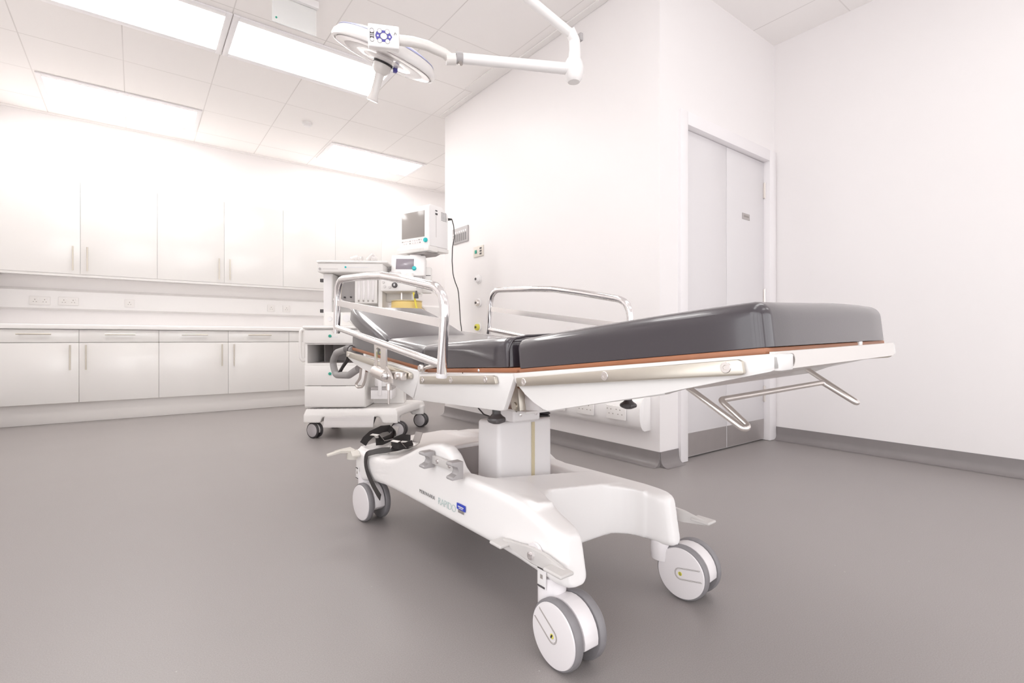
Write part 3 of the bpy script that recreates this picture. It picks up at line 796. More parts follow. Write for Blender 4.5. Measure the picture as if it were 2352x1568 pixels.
# side panels of the three deck sections (both sides)
def panel(poly, name, t=.016, x=.77, bev=.003, TT=TT):
    for s in (-1, 1):
        xx = 1.10 + s * (1.10 - x)
        b = MB(TT); b.prism([(y + (.022 if s > 0 and y < .38 else 0), z + .006) for y, z in poly], lambda u, v, tt: V((xx + (-s) * tt, u, v)), 0, t, bev)
        yield obj(name, b, 'enamel', trolley)
PN = [(1.013, .694), (.371, .758), (.355, .756), (.352, .735), (.369, .731), (.519, .696), (.558, .679), (.881, .613), (.900, .612), (.935, .628), (.966, .644), (1.009, .672)]
PS = [(1.543, .663), (1.02, .692), (1.012, .680), (1.058, .594), (1.075, .590), (1.600, .570), (1.56, .622)]
PB = [(2.264, .723), (1.543, .672), (1.556, .622), (1.583, .572), (1.807, .620), (2.083, .657), (2.162, .672), (2.25, .695)]
pn = list(panel(PN, 'leg_section_panel', TT=TTN)); ps = list(panel(PS, 'seat_section_panel')); pb = list(panel(PB, 'back_section_panel'))
# near end: wrapped corner, end beam, bottom pan
b = MB(TT)
for s in (-1, 1):
    xx = 1.10 + s * .33; yy = .352 if s < 0 else .376
    b = MB(TTN); b.box((min(xx, xx - s * .046), yy, .738), (max(xx, xx - s * .046), yy + .014, .764), .004); obj('end_bracket', b, 'enamel', pn[0 if s < 0 else 1])
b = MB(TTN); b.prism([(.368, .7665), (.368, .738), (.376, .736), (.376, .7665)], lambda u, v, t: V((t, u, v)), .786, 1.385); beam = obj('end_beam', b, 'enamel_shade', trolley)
b = MB(TTN); b.lathe([(.011, 0), (.011, .004), (.007, .005), (.007, .002), (0, .002)], (.838, .368, .752), (0, -1, 0), 20); obj('end_plug', b, 'greydot', beam)
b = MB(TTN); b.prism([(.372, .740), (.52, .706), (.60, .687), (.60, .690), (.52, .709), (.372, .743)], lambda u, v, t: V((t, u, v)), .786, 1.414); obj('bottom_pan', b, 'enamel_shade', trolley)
# chipboard decks
def deck(y0, z0, y1, z1, name='deck_board', x0=.797, x1=1.392, T=TT):
    b = MB(T); d = V((0, y1 - y0, z1 - z0)).normalized(); n = V((0, -d.z, d.y)); n = n if n.z > 0 else -n
    P0, P1 = V((0, y0, z0 + .006)), V((0, y1, z1 + .006))
    b.prism([(P0.y, P0.z), (P1.y, P1.z), (P1.y - n.y * .013, P1.z - n.z * .013), (P0.y - n.y * .013, P0.z - n.z * .013)], lambda u, v, t: V((t, u, v)), x0, x1, .002)
    return obj(name, b, 'wood', trolley)
d0 = deck(1.035, .7015, .388, .7665, T=TTN); d1 = deck(1.02, .7055, 1.535, .6795); deck(1.545, .680, 2.287, .744)
b = MB(TTN); b.box((1.215, .384, .752), (1.235, .394, .778), .003); obj('deck_clip', b, 'plastic', d0)
b = MB(TT); b.lathe([(.005, 0), (.003, .0015), (0, .002)], (.7965, 1.215, .695), (-1, 0, 0), 12); obj('pin', b, 'chrome', d1)

# mattress sections
def cushion(name, y0, z0, y1, z1, h, w=.592, r=.030, crown=.012, xc=1.096, TTx=TT, shape=None):
    d = V((0, y1 - y0, z1 - z0)); L = d.length; d.normalize(); n = V((0, -d.z, d.y))
    if n.z < 0: n = -n
    X = Matrix(((1, 0, 0, xc), (0, d.y, n.y, (y0 + y1) / 2 + n.y * h / 2), (0, d.z, n.z, (z0 + z1) / 2 + .008 + n.z * h / 2), (0, 0, 0, 1)))
    b = MB(TTx); b.rbox((0, 0, 0), (w, L, h), r, seg=6, inner=8, crown=crown, X=X, shape=shape, sharp_bottom=.85)
    return obj(name, b, 'leather', trolley, sharp=180)
def near_shape(q):
    return V((q.x, q.y, q.z + (.004 * math.sin(q.x * 9) * max(0, min(1, (abs(q.y) - .1) * 3)) if q.z > 0 else 0)))
cushion('leg_mattress', 1.040, .700, .383, .7655, .078, r=.026, crown=.016, shape=near_shape, TTx=TTN)
cushion('seat_mattress', 1.068, .703, 1.580, .677, .081, r=.024, crown=.012)
cushion('back_mattress', 1.562, .679, 2.300, .743, .071, r=.030, crown=.010)
# piped seam at the end of the seat cushion
b = MB(TT)
pts = [V((.7995, 1.074, .712)), V((.7985, 1.070, .762)), V((.812, 1.069, .786)), V((.86, 1.068, .794)), V((1.1, 1.066, .800)), V((1.34, 1.068, .795)), V((1.388, 1.07, .784)), V((1.402, 1.071, .76))]
b.tube(pts, .0035, 8, fillet=.03); obj('piping', b, 'leather', trolley)
# raised headrest cushion
def head_shape(q):
    t = max(0, q.y - .06) / .17
    k = 1 - (.13 if q.x > 0 else .06) * t ** 2
    return V((q.x * k, q.y, q.z))
hrest = cushion('headrest_cushion', 1.89, .716, 2.345, .877, .062, w=.41, r=.028, crown=.004, xc=1.002, shape=head_shape)
b = MB(TT); X = Matrix.Translation((1.002, 2.20, .828)) @ Matrix.Rotation(R(19.5), 4, 'X'); b.rbox((0, 0, 0), (.395, .27, .012), .005, X=X); obj('headrest_plate', b, 'enamel', hrest)

# steel accessory rails
def rail(poly, screws, par, x=.77, w=.010):
    for s in (-1, 1):
        xx = 1.10 + s * (1.10 - x); p = par[0] if s < 0 else par[1]
        b = MB(TT); b.prism([(y, z + .006) for y, z in poly], lambda u, v, t: V((xx + s * t, u, v)), .004, .004 + w, .002)
        rl = obj('accessory_rail', b, 'steel', p)
        if s < 0:
            for y, z in screws:
                b = MB(TT); b.lathe([(.0095, 0), (.0085, .0012), (.004, .0012), (.003, -.001), (0, -.001)], (xx - .0142, y, z + .006), (-1, 0, 0), 18); b.T = TT
                q = obj('rail_screw', b, 'satin', p)
rail([(.985, .6845), (.412, .749), (.405, .746), (.402, .727), (.408, .724), (.982, .663)], [(.954, .676), (.69, .7065), (.431, .7355)], pn)
rail([(1.513, .657), (1.090, .684), (1.078, .682), (1.073, .664), (1.08, .661), (1.513, .631)], [(1.491, .646), (1.306, .658), (1.121, .672)], ps)
rail([(2.231, .7265), (1.60, .6665), (1.583, .660), (1.585, .645), (1.60, .642), (2.231, .703)], [(2.20, .713), (1.90, .684), (1.63, .6575)], pb)
b = MB(TT); b.lathe([(.0, -.010), (.010, -.010), (.012, -.007), (.012, .007), (.010, .010), (0, .010)], (.764, 1.511, .690), (1, 0, 0), 18); b.cyl((.772, 1.511, .690), (.79, 1.45, .701), .006, seg=10); obj('hinge_lug', b, 'satin', ps[0])

# chrome side rails; frame coordinates run along the back section
def side_rail(x, s, full=True):
    dz = -.013 if s > 0 else 0
    A = V((x, 1.245, .708 + dz)); B = V((x, 2.195, .836 + dz))
    u = (B - A).normalized(); n = V((0, -u.z, u.y)); L = (B - A).length
    P = lambda a, h: A + u * a + n * h
    r = .0145
    b = MB(TT); b.tube([P(.012, -.022), P(.012, .222), P(.30, .238), P(.46, .243), P(.60, .237), P(L - .012, .212), P(L - .012, -.020)], r, 16, fillet=.085, fseg=10)
    rt = obj('side_rail', b, 'chrome', trolley, label='polished chrome side rail')
    b = MB(TT); b.tube([P(.012, .005), P(L - .012, .005)], .0125, 14); obj('lower_bar', b, 'chrome', rt)
    b = MB(TT); a, c = P(.018, .124), P(L - .018, .112)
    b.loft([[q + n * .012 + V((.006, 0, 0)), q + n * .012 - V((.006, 0, 0)), q - n * .012 - V((.006, 0, 0)), q - n * .012 + V((.006, 0, 0))] for q in (a, c)]); obj('middle_bar', b, 'bar', rt)
    b = MB(TT); b.lathe([(0, -.032), (.0155, -.032), (.0165, -.028), (.0165, -.020), (0, -.020)], P(.012, 0), n, 20); obj('end_cap', b, 'whiteink', rt)
    return rt, P, u, n
rl, P, u, n = side_rail(.70, -1)
rr, P2, u2, n2 = side_rail(1.50, 1)
# clamp plates under the left rail
b = MB(TT); f = lambda q, v, t: V((.716 + t, q, v))
b.prism([(1.83, .790), (1.70, .772), (1.688, .760), (1.688, .690), (1.655, .668), (1.64, .650), (1.64, .634), (1.70, .634), (1.735, .640), (1.735, .752), (1.765, .758), (1.778, .75), (1.778, .676), (1.795, .676), (1.795, .772), (1.83, .781)], f, -.003, .003)
cp = obj('clamp_plate', b, 'satin', rl)
b = MB(TT); b.cyl((.722, 1.80, .667), (.722, 1.70, .655), .024, seg=22); b.cyl((.722, 1.81, .668), (.722, 1.80, .667), .020, seg=22); obj('clamp_barrel', b, 'satin', rl)
b = MB(TT); b.lathe([(.013, 0), (.013, .004), (.009, .010), (.004, .011), (0, .009)], (.712, 1.690, .656), (-1, 0, 0), 18); obj('clamp_bolt', b, 'chrome', rl)
b = MB(TT); b.cyl((.728, 1.755, .690), (.728, 1.755, .716), .0095, seg=16); b.cyl((.728, 1.755, .662), (.728, 1.755, .690), .006, seg=12); pin = obj('latch_pin', b, 'satin', rl)
b = MB(TT); b.cyl((.728, 1.755, .716), (.728, 1.755, .736), .0065, seg=14); b.cyl((.728, 1.755, .736), (.728, 1.755, .742), .010, seg=14); obj('latch_button', b, 'lime', pin, label='lime green latch button')
b = MB(TT); b.cyl((.738, 1.725, .625), (.738, 1.725, .602), .010, seg=14); b.cyl((.738, 1.725, .602), (.738, 1.728, .550), .0042, seg=10); obj('drop_pin', b, 'satin', rl)
b = MB(TT); b.box((.728, 1.60, .645), (.752, 1.69, .672), .004); b.lathe([(.012, 0), (.010, .006), (.0, .006)], (.728, 1.63, .659), (-1, 0, 0), 16); obj('clamp_block', b, 'satin', rl)

# push handle, lever and wire hook at the far end
b = MB(TT); pts = [(.80, 2.27, .737), (.80, 2.36, .738), (.80, 2.50, .720), (.80, 2.575, .67), (.80, 2.52, .607), (.80, 2.33, .617), (.80, 2.20, .655)]
b.tube(pts, [.015] * 7, 14); hb = None
b = MB(TT); b.tube(pts, .0165, 14, fillet=.06); ph = obj('push_handle', b, 'grip', trolley, label='grey looped push handle')
b = MB(TT); b.cyl((.80, 2.29, .738), (.80, 2.345, .739), .020, seg=16); obj('collar', b, 'dark', ph)
b = MB(TT); b.tube([(.80, 2.31, .73), (.80, 2.345, .69), (.80, 2.42, .65), (.80, 2.465, .622)], [.011, .010, .008, .009], 10); obj('release_lever', b, 'black', ph)
b = MB(TT); b.tube(pts, .0165, 14, fillet=.06); X2 = Matrix.Translation((.60, 0, 0)); bmesh.ops.translate(b.bm, verts=b.bm.verts[:], vec=(.60, 0, .6 * math.sin(R(1.1)))); obj('push_handle', b, 'grip', trolley)
b = MB(TT); b.tube([(.785, 2.13, .66), (.785, 2.145, .615), (.785, 2.20, .585), (.785, 2.175, .573), (.785, 2.12, .580), (.785, 2.09, .605), (.785, 2.065, .65)], .0058, 10, fillet=.03); obj('wire_hook', b, 'satin', trolley)

# bent wire hanger below the near end
b = MB(TT); b.tube([(.85, .575, .700), (.85, .452, .627), (.863, .450, .630), (.866, .505, .672), (1.315, .505, .672), (1.345, .445, .626), (1.362, .447, .626), (1.362, .56, .700)], .0058, 12, fillet=.010, fseg=5)
obj('wire_hanger', b, 'satin', trolley, label='bent steel wire hanger')

# black strap and its two steel buckles lying on the base
strap = thing('restraint_strap', 'black webbing strap with two steel brackets lying on the far end of the trolley base', 'strap', (.92, 2.02, .31))
def bracket(c, yaw, z):
    T = TB @ Matrix.Translation((c[0], c[1], z)) @ Matrix.Rotation(R(yaw), 4, 'Z')
    b = MB(T); pts = [(-.075, 0, .030), (-.060, 0, .034), (-.028, 0, .001), (.030, 0, .001), (.046, 0, .008), (.066, 0, .050)]
    b.ribbon(pts, V((0, 1, 0)), .042, .0022); br = obj('bracket', b, 'buckle', strap, label='bent steel bracket')
    for k in (-.008, .010):
        b = MB(T); b.box((k - .012, -.012, .0024), (k + .002, -.008, .0034)); obj('slot', b, 'black', br)
    b = MB(T); b.lathe([(.006, 0), (.005, .006), (.002, .007), (0, .007)], (.030, .006, .002), seg=12); obj('stud', b, 'chrome', br)
bracket((.935, 1.945), 16, .329); bracket((.925, 2.145), 22, .327)
Zt = .3345
b = MB(TB)
pts = [V((.977, 1.985, .336)), V((.935, 1.965, .330)), V((.89, 1.945, .326)), V((.86, 1.95, .324)), V((.835, 1.985, .318)), V((.812, 2.02, .308)), V((.797, 2.045, .295)), V((.795, 2.055, .26)), V((.795, 2.035, .225)), V((.795, 1.985, .190)), V((.797, 1.94, .163)), V((.799, 1.91, .148))]
wd = [V((.2, .9, .35))] * 4 + [V((.5, .5, .6)), V((.25, .9, .4)), V((0, 1, .25)), V((0, 1, .0)), V((0, .9, -.3)), V((0, .8, -.5)), V((0, .75, -.6)), V((0, .7, -.6))]
pts2 = []; wd2 = []
for i in range(len(pts) - 1):
    for k in range(4):
        t = k / 4; p0 = pts[max(i - 1, 0)]; p1 = pts[i]; p2 = pts[i + 1]; p3 = pts[min(i + 2, len(pts) - 1)]
        pts2.append(.5 * ((2 * p1) + (-p0 + p2) * t + (2 * p0 - 5 * p1 + 4 * p2 - p3) * t * t + (-p0 + 3 * p1 - 3 * p2 + p3) * t ** 3)); wd2.append(wd[i] * (1 - t) + wd[i + 1] * t)
pts2.append(pts[-1]); wd2.append(wd[-1])
b.ribbon(pts2, wd2, .030, .002); obj('webbing', b, 'strap', strap)
b = MB(TB); b.ribbon([V((.985, 2.02, .346)), V((.94, 2.01, .356)), V((.90, 1.99, .352)), V((.868, 1.96, .343)), V((.885, 1.925, .340)), V((.92, 1.92, .338)), V((.955, 1.94, .340))], V((0, .25, 1)), .028, .002); obj('webbing', b, 'strap', strap)
b = MB(TB); b.ribbon([V((.835, 2.185, .312)), V((.850, 2.19, .330)), V((.875, 2.19, .350)), V((.93, 2.20, .366)), V((.965, 2.20, .366)), V((.972, 2.17, .350)), V((.955, 2.15, .332)), V((.90, 2.13, .324)), V((.868, 2.12, .328))], V((0, .25, 1)), .032, .002); obj('webbing', b, 'strap', strap)
b = MB(TB); b.tube([(.858, 1.962, .308), (.862, 1.944, .340), (.871, 1.972, .342), (.867, 1.985, .310)], .0025, 8, closed=True); obj('loop', b, 'chrome', strap)

# ------------------------------------------------------------------ anaesthesia machine
MO = V((1.12, 4.065, 0))
TM = Matrix.Translation(MO) @ Matrix.Rotation(R(-34), 4, 'Z')
machine = thing('anaesthesia_machine', 'white anaesthesia machine on castors behind the head of the trolley', 'medical machine', (1.45, 4.15, 0))
mo = lambda n, b, m, p=machine, **k: obj(n, b, m, p, **k)
# base
b = MB(TM)
b.loft([[V((-.07, -.01, z)), V((.65, -.01, z)), V((.80, .56, z)), V((-.07, .56, z))] for z in (.165, .205)] + [[V((-.06, .0, .234)), V((.635, .0, .234)), V((.785, .55, .234)), V((-.06, .55, .234))]])
b.loft([[V((x0, y0, z)), V((x1, y0, z)), V((x1, y1, z)), V((x0, y1, z))] for x0, x1, y0, y1, z in ((-.074, .075, -.015, .10, .19), (-.074, .055, -.015, .10, .125))])
b.loft([[V((x0, y0, z)), V((x1, y0, z)), V((x1, y1, z)), V((x0, y1, z))] for x0, x1, y0, y1, z in ((.50, .655, -.015, .12, .19), (.54, .655, -.015, .12, .115))])
b.loft([[V((x0, y0, z)), V((x1, y0, z)), V((x1, y1, z)), V((x0, y1, z))] for x0, x1, y0, y1, z in ((.64, .80, .44, .57, .19), (.70, .80, .45, .57, .115))])
b.loft([[V((x0, y0, z)), V((x1, y0, z)), V((x1, y1, z)), V((x0, y1, z))] for x0, x1, y0, y1, z in ((-.074, .05, .44, .58, .19), (-.074, .04, .44, .58, .115))])
base = remesh(b, .009, 3, 'machine_base', 'machine', machine)
b = MB(TM); b.prism([(-.03, .172), (-.055, .100), (-.065, .095), (-.060, .11), (-.02, .176), (.10, .176), (.10, .166)], lambda u, v, t: V((t, u, v)), .09, .475, .003); mo('foot_rest', b, 'machine_grey')
b = MB(TM)
for k in range(9): b.box((.0 + .045 * k, .0, .2325), (.025 + .045 * k, .012, .2345))
mo('vent_slots', b, 'machine_grey', base)
def mcastor(x, y, ang, r=.062):
    T = TM @ Matrix.Translation((x, y, 0)) @ Matrix.Rotation(R(ang), 4, 'Z')
    b = MB(T); b.lathe([(.022, .095), (.024, .13), (0, .13)], (0, .0, 0), seg=18)
    b.prism([(r * .8 * math.cos(R(a)), r + r * .86 * math.sin(R(a))) for a in range(-20, 201, 20)], lambda u, v, t: V((t, u - .02, v)), -.011, .011, .002)
    h = mo('castor', b, 'plastic')
    for s in (-1, 1):
        b = MB(T); b.lathe([(.0, .012), (r - .006, .012), (r, .017), (r, .026), (r - .006, .031), (.0, .031)], (0, -.02, r), (s, 0, 0), 36); mo('tyre', b, 'tyre_dark', h)
        b = MB(T); b.lathe([(.0, .0312), (.0, .034), (.046, .034), (.051, .0312)], (0, -.02, r), (s, 0, 0), 36); mo('wheel_disc', b, 'disc_grey', h)
    b = MB(T); b.box((-.03, -.01, .118), (.03, .02, .124), .002); mo('brake_lever', b, 'dark', h)
mcastor(-.020, .045, 62); mcastor(.640, .045, 75); mcastor(.755, .505, 70); mcastor(.0, .50, 60)
# drawer cabinet
b = MB(TM)
b.box((-.07, .012, .243), (-.052, .45, .860)); b.box((.382, .012, .243), (.40, .45, .860)); b.box((-.052, .43, .243), (.382, .45, .860))
b.box((-.052, .012, .243), (.382, .43, .252)); b.box((-.052, .012, .578), (.382, .43, .592)); b.box((-.052, .012, .738), (.382, .43, .748)); b.box((-.052, .012, .852), (.382, .43, .860))
cab = mo('drawer_cabinet', b, 'machine')
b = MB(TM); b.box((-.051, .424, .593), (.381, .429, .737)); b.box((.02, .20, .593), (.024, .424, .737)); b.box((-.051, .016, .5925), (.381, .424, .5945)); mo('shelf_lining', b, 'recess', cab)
b = MB(TM)
for x in (-.035, .005):
    for z in (.625, .70): b.box((x, .1995, z), (x + .006, .1999, z + .008))
for z0, z1, lock in ((.252, .4135, False), (.4165, .577, True), (.749, .851, True)):
    b = MB(TM); b.box((-.068, -.006, z0), (.398, .0115, z1), .004); d = mo('drawer', b, 'machine')
    if lock:
        zl = .51 if z0 < .6 else .806
        b = MB(TM); b.lathe([(.012, .0062), (.012, .012), (.008, .016), (0, .016)], (.128, 0, zl), (0, -1, 0), 18); mo('lock', b, 'green', d)
        b = MB(TM); b.box((.14, -.0072, zl - .014), (.185, -.0061, zl - .002)); mo('lock_label', b, 'whiteink', d)
    else:
        b = MB(TM); b.box((.06, -.0072, .4105), (.25, -.0061, .4134)); mo('pull_slot', b, 'machine_grey', d)
b = MB(TM); b.box((-.085, -.015, .862), (.66, .46, .885), .008, 3); ws = mo('work_surface', b, 'machine')
b = MB(TM); b.lathe([(.010, 0), (.010, .004), (0, .004)], (.155, -.016, .848), (0, -1, 0), 16); mo('key_mark', b, 'satin', ws)
# pull handle at left
b = MB(TM); b.tube([(-.085, .06, .862), (-.118, .05, .85), (-.122, .05, .74), (-.118, .05, .63), (-.100, .055, .605), (-.075, .06, .63)], .0125, 12, fillet=.03, flat=1.0); b.box((-.095, .04, .64), (-.08, .07, .86), .006); mo('grab_handle', b, 'machine')
# upper frame
b = MB(TM)
b.box((.030, .14, .886), (.105, .42, 1.315), .006)
b.box((.47, .14, .886), (.505, .42, 1.315), .006)
fr = mo('upper_frame', b, 'machine')
b = MB(TM); b.box((.105, .36, .886), (.47, .42, 1.315)); mo('back_panel', b, 'machine', fr)
b = MB(TM); b.box((.112, .30, 1.10), (.29, .359, 1.312), .003); mo('vaporiser_bay', b, 'machine_grey', fr)
b = MB(TM); b.box((.034, .132, .96), (.10, .1395, 1.30), .002); mo('post_cover', b, 'column', fr)
for z in (1.262, 1.012):
    b = MB(TM); b.box((-.004, .16, z - .014), (.029, .19, z + .014), .003); mo('side_latch', b, 'dark', fr)
for x, z in ((.16, 1.135), (.21, 1.137)):
    b = MB(TM); b.lathe([(.008, 0), (.006, .02), (0, .022)], (x, .30, z), (0, -1, 0), 14); mo('port', b, 'dark', fr)
b = MB(TM); b.box((.285, .13, 1.075), (.465, .30, 1.312), .004); ft = mo('flow_meter', b, 'machine')
for k in range(4):
    x = .305 + .038 * k
    b = MB(TM); b.box((x, .124, 1.105), (x + .024, .1295, 1.29), .002); mo('flow_tube', b, 'lampglass', ft)
    b = MB(TM); b.lathe([(.007, 0), (.007, .008), (0, .009)], (x + .012, .1295, 1.093), (0, -1, 0), 14); mo('needle_valve', b, 'greydot', ft)
b = MB(TM); b.box((.05, .10, .888), (.135, .139, 1.0), .006); lp = mo('lower_panel', b, 'machine')
b = MB(TM); b.lathe([(.020, 0), (.018, .010), (0, .010)], (.095, .10, .945), (0, -1, 0), 20); mo('dial', b, 'whiteink', lp)
b = MB(TM); b.box((.15, .11, .888), (.30, .20, 1.0), .006); lp2 = mo('gauge_panel', b, 'machine')
b = MB(TM); b.lathe([(.030, 0), (.030, .008), (.026, .009), (0, .009)], (.225, .11, .95), (0, -1, 0), 24); mo('gauge', b, 'whiteink', lp2)
b = MB(TM); b.tube([(.12, .12, 1.10), (.18, .10, 1.095), (.23, .10, 1.05), (.27, .12, 1.02)], .013, 12, fillet=.03); mo('hose', b, 'tube')
# top shelf
b = MB(TM); b.box((.00, .08, 1.318), (.52, .45, 1.395), .012, 3); ts = mo('top_shelf', b, 'machine')
b = MB(TM); b.box((-.004, .07, 1.394), (.56, .46, 1.412), .007, 3); mo('shelf_lid', b, 'machine', ts)
b = MB(TM); b.lathe([(.010, 0), (.010, .003), (.006, .003), (.006, .001), (0, .001)], (.022, .079, 1.345), (0, -1, 0), 18); mo('logo_ring', b, 'panelgrey', ts)
b = MB(TM)
for k in range(11): b.box((.045 + .011 * k, .0788, 1.342), (.053 + .011 * k, .0796, 1.348))
mo('shelf_lettering', b, 'tube', ts)
b = MB(TM); b.lathe([(.008, 0), (.008, .003), (0, .003)], (.225, .079, 1.36), (0, -1, 0), 16); mo('teal_mark', b, 'teal', ts)
b = MB(TM); b.box((.235, .0788, 1.356), (.40, .0796, 1.364)); mo('mark_label', b, 'whiteink', ts)
# ventilator bay right of the flow meters
b = MB(TM); b.box((.506, .30, 1.10), (.72, .42, 1.395)); b.box((.506, .16, 1.19), (.70, .30, 1.25), .004); vb = mo('ventilator_bay', b, 'machine')
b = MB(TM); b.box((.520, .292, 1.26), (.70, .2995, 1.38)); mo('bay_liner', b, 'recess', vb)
b = MB(TM); b.lathe([(.05, 0), (.052, .02), (.052, .08), (.045, .095), (0, .10)], (.59, .24, 1.252), seg=26); mo('canister', b, 'column', vb)
# knob panel
b = MB(TM); b.box((.512, .03, 1.165), (.80, .299, 1.262), .008, 3); kp = mo('control_panel', b, 'machine')
b = MB(TM); b.lathe([(.022, .0), (.022, .012), (.016, .018), (0, .018)], (.625, .03, 1.212), (0, -1, 0), 22); kn = mo('black_knob', b, 'dark', kp, label='black control knob')
b = MB(TM); b.box((.619, .0095, 1.205), (.629, .0115, 1.222)); mo('knob_mark', b, 'whiteink', kn)
for x, z in ((.535, 1.235), (.545, 1.20), (.585, 1.195)):
    b = MB(TM); b.lathe([(.011, 0), (.010, .008), (0, .008)], (x, .03, z), (0, -1, 0), 16); mo('small_knob', b, 'tube', kp)
b = MB(TM); b.cyl((.66, .14, .886), (.66, .14, 1.164), .010, seg=12); mo('support_rod', b, 'satin')
b = MB(TM); b.lathe([(.018, 0), (.016, .028), (.009, .04), (.006, .06), (0, .06)], (.80, .0, 1.105), seg=18); mo('rubber_cone', b, 'dark'); 
b = MB(TM); b.tube([(.80, 0, 1.165), (.795, .01, 1.185), (.80, .05, 1.20)], .005, 8); mo('cone_hose', b, 'tube')
b = MB(TM); b.lathe([(0, 0), (.118, 0), (.125, .01), (.125, .095), (.118, .105), (0, .105)], (.70, .16, .985), seg=36); am = mo('absorber', b, 'amber', label='amber carbon dioxide absorber canister')
b = MB(TM); b.lathe([(.127, 0), (.127, .008), (0, .010)], (.70, .16, 1.090), seg=36); mo('absorber_rim', b, 'tan', am)
b = MB(TM); b.cyl((.775, .02, 1.155), (.805, .03, .99), .008, seg=10); mo('yellow_hose', b, 'yellowtube')
b = MB(TM); b.lathe([(0, 0), (.10, 0), (.105, .08), (0, .08)], (.70, .16, .886), seg=28); mo('absorber_base', b, 'machine')
b = MB(TM); b.tube([(.84, .16, .89), (.86, .16, 1.03), (.80, .16, 1.06), (.77, .16, 1.055)], .010, 10, fillet=.05); mo('bag_arm', b, 'tube')
# below the work surface, right of the drawers
b = MB(TM); b.box((.40, .30, .236), (.65, .45, .861)); mo('rear_panel', b, 'machine')
b = MB(TM); b.lathe([(0, 0), (.06, 0), (.062, .02), (.062, .11), (.055, .12), (0, .12)], (.51, .12, .40), seg=26); bo = mo('bottle', b, 'plastic')
b = MB(TM); b.lathe([(.050, 0), (.054, .09), (0, .09)], (.51, .12, .521), seg=26); mo('bottle_cap', b, 'tan', bo)
b = MB(TM); b.box((.43, .05, .30), (.60, .22, .375), .006); b.box((.49, .04, .33), (.52, .05, .46), .003); mo('bottle_bracket', b, 'column', bo)
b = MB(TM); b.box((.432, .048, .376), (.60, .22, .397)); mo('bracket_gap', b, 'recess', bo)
# ventilator display, tilted
c0 = V((1.741, 3.949, 1.481)); ex_ = (V((1.930, 3.822, 1.490)) - c0); ex_.z = 0; w_ = ex_.length; ex_.normalize()
nn_ = V((-ex_.y, ex_.x, 0)); nn_ = nn_ if nn_.y < 0 else -nn_
upv = (V((0, 0, 1)) * .96 - nn_ * .27).normalized(); out = ex_.cross(upv); out = out if out.y < 0 else -out
TV = Matrix(((ex_.x, -out.x, upv.x, 1.712), (ex_.y, -out.y, upv.y, 3.955), (ex_.z, -out.z, upv.z, 1.318), (0, 0, 0, 1)))
b = MB(TV); b.box((0, 0, 0), (.285, .115, .185), .010, 3); vd = mo('ventilator_display', b, 'plastic')
b = MB(TV); b.box((.040, -.0022, .055), (.190, .001, .150), .001); mo('display_screen', b, 'screen2', vd)
b = MB(TV); b.lathe([(.018, 0), (.018, .012), (.014, .018), (0, .018)], (.195, -.0005, .062), (0, -1, 0), 22); mo('teal_knob', b, 'teal', vd)
b = MB(TV); b.box((.05, .02, -.018), (.26, .10, -.001), .004); mo('display_foot', b, 'machine_grey', vd)
b = MB(TM); b.cyl((.72, .20, 1.262), (.72, .20, 1.33), .03, seg=18); mo('display_post', b, 'machine')
# monitor mount
b = MB(TM); b.box((.70, .30, 1.262), (.80, .42, 1.5025), .008); mt = mo('monitor_post', b, 'machine')
b = MB(TM); b.box((.80, .32, 1.18), (.88, .42, 1.40), .004); sm_ = mo('side_module', b, 'machine')
for z in (1.255, 1.325):
    b = MB(TM); b.box((.802, .3175, z), (.878, .3198, z + .006)); mo('module_gap', b, 'dark', sm_)
b = MB(TM); b.lathe([(.022, 0), (.022, .02), (0, .02)], (.795, .318, 1.29), (0, -1, 0), 18); mo('module_knob', b, 'dark', sm_)
# connectors lying on the lid
t = thing('breathing_connector', 'translucent breathing connectors lying on top of the anaesthesia machine', 'connector', tuple(TM @ V((.36, .30, 1.413))))
for c, d, L in (((.265, .20, 1.450), (1, .1, .25), .060), ((.315, .20, 1.447), (-.6, .2, -.05), .035), ((.395, .21, 1.459), (1, -.2, .8), .075), ((.43, .19, 1.446), (.7, .2, -.1), .05)):
    d = V(d).normalized(); c = V(c); b = MB(TM); b.tube([c - d * L * .5, c - d * L * .1, c, c + d * L * .5], [.018, .0175, .022, .020], 16); obj('connector_piece', b, 'tube', t)

# ------------------------------------------------------------------ patient monitor
a_ = R(-70); mx_ = V((math.cos(a_), math.sin(a_), 0)); mn_ = V((math.sin(a_), -math.cos(a_), 0))
P0 = V((1.842, 4.061, 1.566))
TP = Matrix(((mx_.x, -mn_.x, 0, P0.x), (mx_.y, -mn_.y, 0, P0.y), (0, 0, 1, P0.z), (0, 0, 0, 1)))     # local: x right, y back, z up
mon = thing('patient_monitor', 'white boxy patient monitor with grey screen above the anaesthesia machine', 'monitor', tuple(TP @ V((.17, .12, -.05))))
b = MB(TP); b.prism([(0, .0), (.0, .335), (.02, .35), (.16, .35), (.24, .30), (.24, .0)], lambda u, v, t: V((t, u, v)), 0, .345, .008, 3); obj('casing', b, 'plastic', mon)
b = MB(TP); b.box((.028, -.0035, .080), (.292, .004, .300), .002); obj('screen', b, 'screen', mon)
b = MB(TP); b.lathe([(.019, 0), (.019, .012), (.015, .018), (0, .018)], (.308, -.0005, .047), (0, -1, 0), 22); obj('teal_knob', b, 'teal', mon)
b = MB(TP)
b.box((.02, -.0015, .022), (.285, .001, .068)); kp2 = obj('key_panel', b, 'whiteink', mon)
